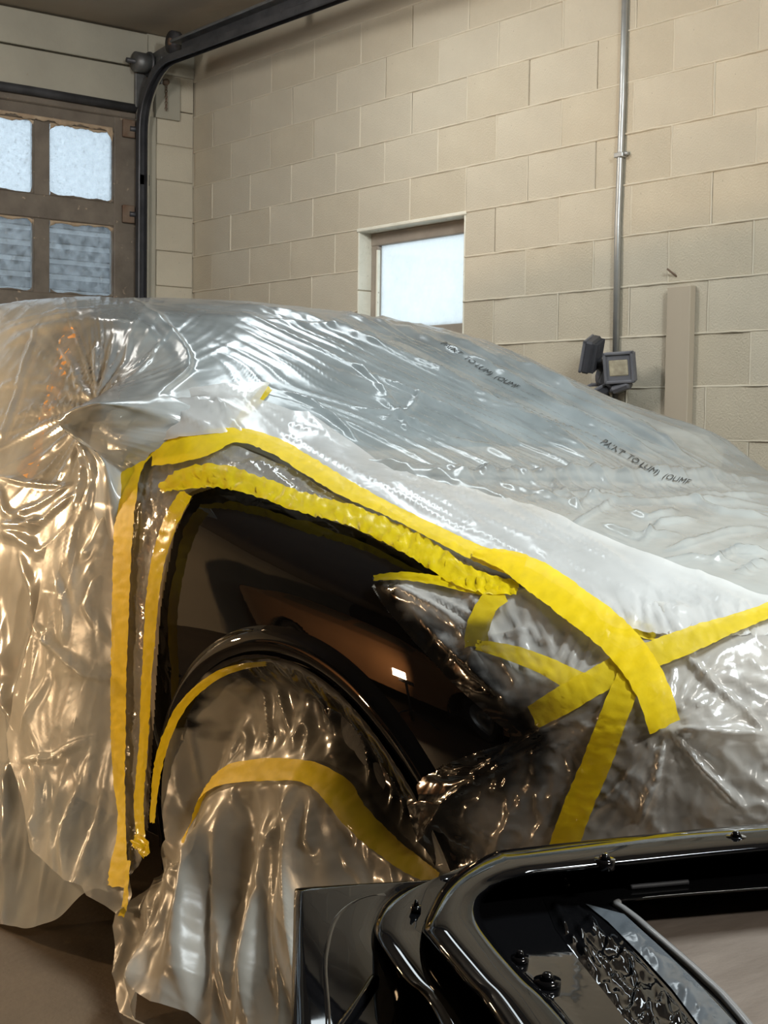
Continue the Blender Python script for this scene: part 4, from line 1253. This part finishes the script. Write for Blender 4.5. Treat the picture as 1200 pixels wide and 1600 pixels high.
# ---- film closing the wheel arch and hanging to the floor as a skirt
archpx = []
for t in np.radians(np.linspace(178, 5, 40)):
    y_, z_ = WC_Y + (WR + 0.004) * math.cos(math.pi - t), WC_Z + (WR + 0.004) * math.sin(t)
    y_ = WC_Y - (WR + 0.004) * math.cos(t) * -1 if False else WC_Y + (WR + 0.004) * -math.cos(t)
    p = project(np.array([side_x(y_, z_)[0] - 0.012, y_, z_]))[0]
    archpx.append(tuple(p))
WHEEL = archpx + [(690, 1372), (710, 1640), (560, 1668), (450, 1660), (370, 1640), (330, 1600), (290, 1592), (262, 1575), (240, 1602), (218, 1606), (196, 1570), (184, 1520), (182, 1450), (190, 1425), (212, 1395), (236, 1340)]
if archpx[0][0] > archpx[-1][0]: WHEEL = archpx[::-1] + WHEEL[len(archpx):]
WTAPE = [(298, 1322, 8), (305, 1280, 12), (318, 1240, 16), (345, 1214, 30), (390, 1204, 33), (440, 1202, 32), (480, 1205, 28), (520, 1228, 28), (555, 1270, 26), (600, 1315, 24), (650, 1350, 24), (694, 1372, 24)]
def o_wheel(Q, V):
    d, _ = segdist(Q, np.array(WTAPE)[:, :2])
    yline = np.interp(Q[:, 0], [240, 300, 320, 350, 470, 520, 600, 690], [1400, 1300, 1235, 1210, 1200, 1228, 1315, 1372])
    above = sstep(30, -60, Q[:, 1] - yline)
    da, _ = segdist(Q, np.array(archpx))
    inn = -0.060 * above * sstep(0, 60, da)
    return inn
def d_wheel(Q, V):
    yline = np.interp(Q[:, 0], [240, 300, 320, 350, 470, 520, 600, 690], [1400, 1300, 1235, 1210, 1200, 1228, 1315, 1372])
    below = sstep(-5, 90, Q[:, 1] - yline)
    u = Q[:, 0] + 0.10 * (Q[:, 1] - 1210) * (Q[:, 0] - 420) / 200
    u = 420 + (Q[:, 0] - 420) / (1 + np.maximum(0, Q[:, 1] - 1210) / 520)
    pl = 0.045 * pn(u / 36 + 0.4 * pn(u / 60, Q[:, 1] / 260, 91), Q[:, 1] / 900, 92) + 0.014 * ridge(u / 40, Q[:, 1] / 700, 93, 1.5)
    fine = 0.0015 * ridge(Q[:, 0] / 40, Q[:, 1] / 50, 94, 2.5)
    da, _ = segdist(Q, np.array(archpx))
    ab = 0.014 * ridge(Q[:, 0] / 36, Q[:, 1] / 150, 96, 2) * sstep(4, 40, da)
    flare = 0.06 * sstep(0, 330, Q[:, 1] - yline)
    cr = creases(Q, [([(400, 1110), (405, 1150), (398, 1195)], 8, 0.014), ([(370, 1085), (380, 1130), (375, 1190)], 8, 0.010), ([(440, 1100), (435, 1150), (445, 1195)], 8, 0.010), ([(320, 1120), (330, 1170), (325, 1215)], 8, 0.010),
                     ([(480, 1215), (500, 1250), (520, 1330)], 8, 0.016), ([(470, 1215), (465, 1260), (440, 1330)], 8, 0.012), ([(500, 1220), (540, 1290), (580, 1380)], 8, 0.014), ([(300, 1340), (262, 1430), (240, 1600)], 14, 0.03),
                     ([(310, 1330), (290, 1440), (240, 1590)], 14, 0.02), ([(330, 1260), (340, 1400), (330, 1600)], 14, 0.03), ([(375, 1240), (372, 1400), (385, 1600)], 14, 0.028), ([(430, 1240), (440, 1400), (420, 1600)], 14, 0.026)], 0.08)
    dt, _ = segdist(Q, np.array(WTAPE)[:, :2])
    fl2 = sstep(8, 45, dt)
    return below * (pl * fl2 + flare) + fine * fl2 + ab * (1 - below) * fl2 + cr * (0.4 + 0.6 * below) * fl2
def s_wheel(Q, V):
    da, t = segdist(Q, np.array(WHEEL[8:40] + [(650, 1300), (690, 1372)]))
    nz = 45 * pn(Q[:, 0] / 40, Q[:, 1] / 40, 97) + 20 * pn(Q[:, 0] / 13, Q[:, 1] / 13, 98)
    reach = np.interp(Q[:, 0], [300, 380, 450, 520, 600, 700], [12, 45, 100, 150, 150, 110])
    a = 1 - sstep(0.3, 1.5, (da + nz * 0.6) / reach)
    return np.maximum(a, 0.45 * (1 - sstep(0.5, 2.2, (da + nz) / reach))) * sstep(1430, 1250, Q[:, 1])
fw = patch('masking_film', WHEEL, 3.2, T_DRAPE, 0.010, MT['film_wheel'], None, d_wheel, s_wheel, o_wheel)
tag(fw, 'pleated clear film skirt closing the front wheel arch', 'masking film', 'masking film sheets on the car')

# ================================================================== TAPE
def tape(path, label, mat='tape', off=0.016, tree=None, ofun=None, crumple=0.0015, seed=0, name='masking_tape', spray=None, step=5.0, ragged=1.2):
    P = np.asarray(path, float)
    L = np.linalg.norm(np.diff(P[:, :2], axis=0), axis=1).sum()
    n = max(6, int(L / step))
    C = catmull(P, n)
    T = np.gradient(C[:, :2], axis=0); T /= np.linalg.norm(T, axis=1)[:, None] + 1e-9
    Nn = np.stack([-T[:, 1], T[:, 0]], -1)
    m = 7
    Q = []
    for i in range(n):
        for k in range(m):
            u = (k / (m - 1) - 0.5)
            w = C[i, 2] * (1 + 0.05 * ragged * float(pn(i * 0.35, k * 0.0 + seed + (3 if u > 0 else 0))))
            e = 0.0
            if i == 0 or i == n - 1: e = 2.5 * float(pn(k * 0.9, seed + i)) * ragged
            Q.append(C[i, :2] + Nn[i] * u * w + T[i] * e)
    Q = np.array(Q)
    V = np.zeros((len(Q), 3)); Nv = np.zeros((len(Q), 3))
    for i, (x, y) in enumerate(Q):
        V[i], Nv[i] = hit(x, y, tree)
    o_ = off + (0 if ofun is None else ofun(Q, V))
    cr = crumple * (ridge(Q[:, 0] / 13, Q[:, 1] / 13, seed + 5, 2) * 1.2 + pn(Q[:, 0] / 8, Q[:, 1] / 8, seed + 6))
    V = V + Nv * (np.broadcast_to(o_, len(Q)) + cr)[:, None]
    gf = grid_faces(n, m)
    a_ = V[gf[0]]; nn_ = np.cross(a_[1] - a_[0], a_[2] - a_[0])
    ob = mesh_np(name, V, gf if nn_ @ Nv[0] > 0 else gf[:, ::-1], MT[mat])
    if spray is not None:
        at = ob.data.attributes.new('overspray', 'FLOAT', 'POINT')
        at.data.foreach_set('value', np.clip(spray(Q), 0, 1).astype(np.float32))
    tag(ob, label, 'masking tape', 'yellow masking tape strips')
    return ob
tape([(240, 704, 30), (218, 735, 30), (209, 790, 31), (204, 860, 29), (201, 950, 27), (198, 1050, 25), (197, 1150, 24), (199, 1230, 18), (202, 1280, 13), (201, 1320, 17), (197, 1355, 26), (193, 1392, 30)],
     'outermost tall vertical yellow tape strip left of the fender', seed=1, off=0.019)
tape([(246, 716, 44), (290, 712, 42), (330, 704, 38), (365, 694, 24), (420, 708, 26), (480, 742, 28), (540, 778, 27), (600, 808, 21), (680, 848, 22), (760, 886, 26), (820, 905, 34)],
     'upper yellow tape strip curving over the fender along hood edge', seed=2, off=0.020)
tape([(742, 886, 8), (790, 896, 30), (840, 922, 46), (900, 964, 50), (950, 1000, 52), (990, 1040, 52), (1020, 1085, 50), (1042, 1140, 46)],
     'broad yellow tape strip with rounded free end near the bumper', seed=3, off=0.026)
tape([(300, 778, 20), (280, 815, 23), (262, 865, 22), (252, 920, 21), (245, 1000, 18), (240, 1080, 16), (236, 1160, 15), (231, 1220, 15), (228, 1265, 16), (230, 1300, 14), (232, 1325, 14)],
     'inner vertical yellow tape strip along the fender rear edge', 'tape_thin', seed=4, off=0.017)
tape([(258, 770, 12), (290, 758, 30), (340, 752, 36), (400, 768, 30), (470, 795, 30), (550, 818, 30), (620, 848, 34), (680, 882, 36), (720, 908, 34), (765, 925, 30), (812, 932, 18)],
     'glossy creased yellow tape along the top edge of fender', 'tape_thin', seed=5, off=0.015, crumple=0.004)
tape([(252, 1290, 8), (257, 1240, 10), (264, 1190, 14), (276, 1150, 14), (296, 1108, 14), (325, 1075, 13), (360, 1052, 12), (400, 1040, 9), (432, 1036, 7)],
     'thin yellow tape following the wheel arch lip', 'tape_thin', seed=6, off=0.022, spray=lambda Q: sstep(330, 420, Q[:, 0]) * 0.8)
tape(WTAPE, 'yellow tape band arching over the wheel film', 'tape', off=0.020, ofun=lambda Q, V: o_wheel(Q, V) + d_wheel(Q, V), seed=7, spray=lambda Q: sstep(470, 560, Q[:, 0]) * 0.72)
tape([(590, 911, 8), (630, 909, 12), (690, 917, 14), (740, 929, 14), (790, 938, 14)], 'thin dirty yellow tape above the headlamp film', 'tape_thin', seed=8, off=0.014, spray=lambda Q: sstep(680, 590, Q[:, 0]) * 0.7)
tape([(790, 938, 30), (772, 950, 32), (760, 970, 34), (752, 995, 36), (752, 1016, 34)], 'short translucent yellow tape tab beside the headlamp', 'tape_old', seed=9, off=0.016, spray=lambda Q: sstep(968, 990, Q[:, 1]) * 0.85)
tape([(752, 1014, 14), (800, 1026, 22), (850, 1044, 26), (900, 1068, 30), (930, 1080, 28)], 'dull yellow tape slanting from headlamp to the crossing strips', 'tape_old', seed=10, off=0.016, spray=lambda Q: sstep(860, 760, Q[:, 0]) * 0.6)
tape([(842, 1120, 36), (880, 1100, 40), (930, 1075, 40), (980, 1050, 40), (1040, 1028, 40), (1100, 1006, 34), (1150, 988, 26), (1205, 968, 24), (1290, 945, 24)], 'long yellow tape strip rising right across the bumper', 'tape_old', seed=11, off=0.019, spray=lambda Q: sstep(900, 835, Q[:, 0]) * 0.6)
tape([(986, 1070, 40), (966, 1120, 42), (940, 1190, 44), (915, 1250, 44), (893, 1310, 44), (875, 1365, 44)], 'yellow tape strip running down the bumper behind black panel', 'tape', seed=12, off=0.022, spray=lambda Q: 0.22 + 0.2 * sstep(1250, 1330, Q[:, 1]))
tape([(850, 922, 18), (900, 948, 26), (960, 975, 24), (1020, 992, 22), (1060, 1004, 18)], 'faint yellow tape under milky film near hood corner', 'tape_old', seed=13, off=0.004)
tape([(418, 612, 16), (395, 640, 16), (372, 668, 14), (356, 690, 12)], 'small faint yellow tape piece under the milky film', 'tape_old', seed=14, off=0.012)
tape([(222, 1318, 20), (236, 1326, 24), (240, 1345, 10)], 'crumpled yellow tape end at the fender bottom', 'tape_thin', seed=15, off=0.02, crumple=0.006)
tape([(216, 1352, 6), (212, 1390, 7), (210, 1420, 9), (204, 1440, 9)], 'tiny yellow tape scrap at the apron bottom corner', 'tape', seed=16, off=0.024)
amb = tape([(112, 512, 26), (98, 560, 24), (84, 610, 22), (70, 650, 16), (60, 690, 12), (50, 720, 26), (36, 742, 30)], 'crinkled amber strip down the window pillar of the wrapped door', 'amber', seed=17, off=-0.004, crumple=0.004, name='amber_strip', tree=T_SHEET)  # warm lamp's glint on the film, put in as an orange strip
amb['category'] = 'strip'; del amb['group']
#@@PANEL
# ================================================================== BLACK PANEL IN THE FOREGROUND
pan = empty('car_body_panel', (0.9, 0.6, 0.6)); tag(pan, 'glossy wet black car body panel lying in the foreground', 'car panel')
PP = {
 'flange': [(448, 1900), (455, 1600), (456, 1530), (458, 1460), (459, 1410), (461, 1389), (470, 1387), (540, 1382), (690, 1373), (760, 1364), (1200, 1312), (1650, 1285)],
 'ridge1': [(800, 1900), (687, 1600), (630, 1529), (592, 1472), (586, 1446), (598, 1415), (624, 1392), (655, 1380), (693, 1376), (725, 1364), (1200, 1297), (1650, 1268)],
 'ridge2': [(960, 1900), (776, 1600), (725, 1535), (668, 1465), (662, 1446), (674, 1415), (693, 1383), (725, 1355), (769, 1332), (820, 1323), (1200, 1285), (1650, 1256)],
 'inner': [(1130, 1900), (896, 1600), (820, 1522), (776, 1472), (750, 1434), (750, 1408), (765, 1393), (782, 1383), (820, 1373), (896, 1364), (1200, 1332), (1650, 1296)],
 'open': [(1400, 1900), (1165, 1600), (1099, 1529), (1042, 1478), (1015, 1455), (991, 1434), (970, 1418), (959, 1409), (990, 1404), (1050, 1398), (1200, 1386), (1650, 1350)],
}
NP = 170
def ppath(key, z, dx=0, dy=0, mixkey=None, mix=0.0):
    P = np.array(PP[key], float)
    if mixkey: P = P * (1 - mix) + np.array(PP[mixkey], float) * mix
    u = np.linspace(0, len(P) - 1, NP)
    i0 = np.arange(len(P), dtype=float)
    Q = np.stack([pchip(i0, P[:, 0], u), pchip(i0, P[:, 1], u)], -1) if key == 'flange' else np.stack([pchip_c(i0, P[:, 0], u), pchip_c(i0, P[:, 1], u)], -1)
    if key != 'flange' or mixkey:                 # relax the spline a little so reflections run smoothly
        for _ in range(6):
            Q[1:-1] = 0.25 * Q[:-2] + 0.5 * Q[1:-1] + 0.25 * Q[2:]
    return np.array([onZ(x + dx, y + dy, z) for x, y in Q])
def chaikin(S, it=2):
    for _ in range(it):
        a, b = S[:-1], S[1:]
        q = np.empty((2 * len(a),) + S.shape[1:])
        q[0::2] = 0.75 * a + 0.25 * b; q[1::2] = 0.25 * a + 0.75 * b
        S = np.concatenate([S[:1], q, S[-1:]])
    return S
def strips(name, paths, mat, it=2):
    S = chaikin(np.stack(paths, 0), it)
    V = S.reshape(-1, 3)
    return mesh_np(name, V, grid_faces(S.shape[0], S.shape[1]), mat, pan)
strips('outer_flange', [ppath('flange', 0.640), ppath('flange', 0.656), ppath('flange', 0.660, 1, 1), ppath('flange', 0.660, mixkey='ridge1', mix=0.5), ppath('ridge1', 0.660, -4, 0), ppath('ridge1', 0.655, 10, 10)], MT['panelpaint'], 1)
strips('lower_ridge', [ppath('ridge1', 0.650, -2, 2), ppath('ridge1', 0.664, -1, 1), ppath('ridge1', 0.688), ppath('ridge1', 0.694, 3, 2), ppath('ridge1', 0.696, mixkey='ridge2', mix=0.5), ppath('ridge1', 0.693, mixkey='ridge2', mix=0.92), ppath('ridge2', 0.69, 12, 10)], MT['panelpaint'])
strips('upper_ridge', [ppath('ridge2', 0.680, -2, 4), ppath('ridge2', 0.698, -1, 2), ppath('ridge2', 0.716), ppath('ridge2', 0.723, mixkey='inner', mix=0.12), ppath('ridge2', 0.726, mixkey='inner', mix=0.5), ppath('ridge2', 0.723, mixkey='inner', mix=0.86), ppath('inner', 0.716), ppath('inner', 0.700, 2, 3), ppath('inner', 0.690, 5, 5)], MT['panelpaint'])
strips('inner_panel', [ppath('inner', 0.692, -8, -6), ppath('inner', 0.690, 4, 5), ppath('inner', 0.689, mixkey='open', mix=0.35), ppath('inner', 0.687, mixkey='open', mix=0.8), ppath('open', 0.686), ppath('open', 0.682, 6, 4), ppath('open', 0.668, 9, 6), ppath('open', 0.650, 9, 6)], MT['blackpaint2'])
# rolled bright lip of the opening
lipP = ppath('open', 0.687, 4, 3)
tube('opening_lip', lipP[0:112], 0.0035, MT['lens'], pan, 8)
# inside face of the outer skin
sk = ppath('open', 0.652, -14, -10)
V = [tuple(p) for p in sk] + [tuple(onZ(1750, 1900, 0.652))]
mesh_np('outer_skin', V, [tuple(range(len(V)))], MT['skin'], pan, False)
# raised pressing on the flange
def pressing(name, pts, z, r, mat):
    P = catmull(np.array(pts, float), 40)
    tube(name, [onZ(x, y, z) for x, y in P], r, mat, pan, 12)
pressing('flange_pressing', [(520, 1900), (512, 1600), (510, 1500), (528, 1445), (562, 1418), (600, 1410)], 0.652, 0.0085, MT['blackpaint'])
pressing('brace', [(505, 1640), (545, 1590), (585, 1530)], 0.662, 0.004, MT['blackpaint2'])
# bolts and holes
for (x, y, z, r) in [(1150, 1313, 0.722, 0.0085), (945, 1349, 0.722, 0.0085), (881, 1382, 0.69, 0.0055), (812, 1502, 0.691, 0.0065), (855, 1538, 0.691, 0.0095), (650, 1422, 0.696, 0.004)]:
    c = onZ(x, y, z)
    b = cylinder('bolt', c + np.array([0, 0, -0.004]), c + np.array([0, 0, 0.0035]), r, MT['blackpaint2'], pan, 16)
    cylinder('bolt_cap', c + np.array([0, 0, 0.0035]), c + np.array([0, 0, 0.008]), r * 0.62, MT['blackpaint2'], b, 12, r2=r * 0.3)
# dented slot on the upper wall
pressing('slot', [(985, 1386), (1030, 1382), (1075, 1378)], 0.690, 0.0022, MT['rubber'])
# wrinkled sealer pad on the inner panel
def pad(name, poly, step, z, amp, mat, seed):
    poly = np.array(poly, float)
    pts = []
    for a, b in zip(poly, np.roll(poly, -1, 0)):
        n = max(1, int(np.linalg.norm(b - a) / step))
        for i in range(n): pts.append(a + (b - a) * i / n)
    nb = len(pts)
    lo, hi = poly.min(0), poly.max(0)
    gx, gy = np.meshgrid(np.arange(lo[0], hi[0], step), np.arange(lo[1], hi[1], step)); gx[::2] += step / 2
    G = np.stack([gx.ravel(), gy.ravel()], -1); G = G[inpoly(G, poly)]
    d, _ = segdist(G, np.vstack([poly, poly[:1]])); G = G[d > step * 0.6]
    vo, eo, fo, _, _, _ = delaunay_2d_cdt([Vector(p) for p in pts] + [Vector(p) for p in G], [(i, (i + 1) % nb) for i in range(nb)], [], 1, 1e-4)
    Q = np.array([(v.x, v.y) for v in vo])
    d, _ = segdist(Q, np.vstack([poly, poly[:1]]))
    s, n_ = px_frame(Q, 48)
    h = amp * sstep(0, 14, d) * (0.5 + 0.9 * ridge(n_ / 26, s / 70, seed, 2) + 0.35 * pn(Q[:, 0] / 14, Q[:, 1] / 14, seed + 1) + 0.35 * np.tanh(6 * pn(s / 24, n_ / 40, seed + 2)))
    V = np.array([onZ(x, y, z) for x, y in Q]); V[:, 2] += h
    fo = [f if (V[f[1]] - V[f[0]])[0] * (V[f[2]] - V[f[0]])[1] - (V[f[1]] - V[f[0]])[1] * (V[f[2]] - V[f[0]])[0] > 0 else f[::-1] for f in fo]
    return mesh_np(name, V, fo, mat, pan)
pad('sealer_pad', [(848, 1402), (905, 1412), (960, 1452), (1010, 1510), (1060, 1570), (1110, 1640), (1180, 1760), (1080, 1760), (1010, 1640), (960, 1570), (905, 1500), (868, 1452)], 4.0, 0.689, 0.004, MT['blackpaint2'], 120)
pad('sealer_flange', [(915, 1412), (975, 1428), (1030, 1478), (1085, 1530), (1150, 1600), (1290, 1780), (1210, 1780), (1110, 1625), (1050, 1545), (1000, 1490), (950, 1440)], 6.0, 0.6885, 0.0025, MT['lens_dark'], 130)  # painted streak where the inner panel reflects pale light

# stand carrying the panel, below the picture
st_ = empty('panel_stand', (0.9, 0.55, 0)); tag(st_, 'folding steel trestle under the black body panel', 'trestle')
tube('cross_bar', [(0.55, 0.62, 0.62), (1.30, 0.62, 0.62)], 0.014, MT['darksteel'], st_, 8)
for (x, y) in ((0.6, 0.50), (0.6, 0.74), (1.25, 0.50), (1.25, 0.74)):
    tube('leg', [(x, 0.62, 0.62), (x, y, 0.0)], 0.012, MT['darksteel'], st_, 8)

# ================================================================== LAMPS (their fittings; out of frame)
def tube_fitting(loc, along):
    f_ = empty('ceiling_lamp', loc)
    x, y, z = loc
    dx, dy = (0.08, 0.65) if along == 'y' else (0.65, 0.08)
    box('lamp_body', (x - dx, y - dy, CEIL - 0.05), (x + dx, y + dy, CEIL), MT['whiteenamel'], f_, 0.006)
    return f_
for i, (loc, lb) in enumerate([((2.15, 0.6, CEIL), 'white ceiling lamp fitting above the hood'), ((3.2, 4.4, CEIL), 'white ceiling lamp fitting above the car roof'), ((1.9, 5.0, CEIL), 'white ceiling lamp fitting above the rear door'), ((1.3, -2.1, CEIL), 'white ceiling lamp fitting behind the viewer')]):
    tag(tube_fitting(loc, 'y'), lb, 'ceiling lamp')

# second car standing left of the viewer, met only as a reflection in the fender
car2 = empty('parked_car', (-2.5, 4.6, 0)); tag(car2, 'tan sedan parked to the left, mirrored in the black fender', 'car')
for ch_ in list(car.children):
    if ch_.type != 'MESH' or ch_.name.startswith(('headlamp', 'door_mirror')): continue
    c_ = ch_.copy(); COL.objects.link(c_); c_.parent = car2
    c_.matrix_parent_inverse = Matrix.Translation(car.location).inverted()
    if c_.data.materials and c_.data.materials[0] in (MT['carpaint'], MT['blackpaint']):
        c_.material_slots[0].link = 'OBJECT'; c_.material_slots[0].material = MT['tancar']
    if 'label' in c_: del c_['label']
for w_ in [c for c in car.children if c.type == 'EMPTY']:
    e_ = empty('wheel'); e_.parent = car2; e_.matrix_parent_inverse = Matrix.Translation(car.location).inverted()
    for p_ in w_.children:
        q_ = p_.copy(); COL.objects.link(q_); q_.parent = e_

# lamp stands between the cars, out of frame; the second is added for side light
for lx, ly, lb in ((-1.2, 3.9, 'warm halogen work lamp on a stand beside the tan car'), (0.35, 4.9, 'warm halogen work lamp on a stand near the wrapped door')):
    ls = empty('work_lamp', (lx, ly, 0)); tag(ls, lb, 'work lamp')
    hz_ = 0.44 if lx < 0 else 1.14
    tube('pole', [(lx, ly, 0.0), (lx, ly, hz_)], 0.015, MT['darksteel'], ls, 8)
    for a_ in (0.3, 2.4, 4.5):
        tube('foot', [(lx, ly, 0.12), (lx + 0.3 * math.cos(a_), ly + 0.3 * math.sin(a_), 0.01)], 0.01, MT['darksteel'], ls, 6)
    box('housing', (lx - 0.01, ly - 0.1, hz_ - 0.04), (lx + 0.01, ly + 0.1, hz_ + 0.01), MT['lamphouse'], ls, 0.004)

# ---- faint print on the sheet
def print_on(text, path, height, shear):
    cu = bpy.data.curves.new('print', 'FONT'); cu.body = text; cu.size = 1.0; cu.offset = 0.0
    to = bpy.data.objects.new('print', cu); COL.objects.link(to)
    dg = bpy.context.evaluated_depsgraph_get()
    me = bpy.data.meshes.new_from_object(to.evaluated_get(dg))
    bpy.data.objects.remove(to)
    P = np.array([v.co[:] for v in me.vertices])
    x0, x1 = P[:, 0].min(), P[:, 0].max()
    C = catmull(np.array(path, float), 60)
    L = np.concatenate([[0], np.cumsum(np.linalg.norm(np.diff(C, axis=0), axis=1))])
    T = np.gradient(C, axis=0); T /= np.linalg.norm(T, axis=1)[:, None]
    s = (P[:, 0] - x0) / (x1 - x0) * L[-1]
    for k in range(len(P)):
        c = np.array([np.interp(s[k], L, C[:, 0]), np.interp(s[k], L, C[:, 1])])
        t = np.array([np.interp(s[k], L, T[:, 0]), np.interp(s[k], L, T[:, 1])])
        nrm = np.array([t[1], -t[0]])
        q = c + nrm * P[k, 1] * height + t * P[k, 1] * shear
        me.vertices[k].co = hit(q[0], q[1], T_SHEET, 0.003)[0]
    me.update()
    o = link('printed_lettering', me, MT['ink'], sheet)
print_on('PAINT  TO LUM)  (OUMF', [(938, 693), (962, 708), (990, 724), (1030, 746), (1074, 759)], 13, 6)
print_on('PAINT  TO LUM)  (OUMF', [(688, 538), (720, 558), (762, 586), (806, 608)], 10, 8)
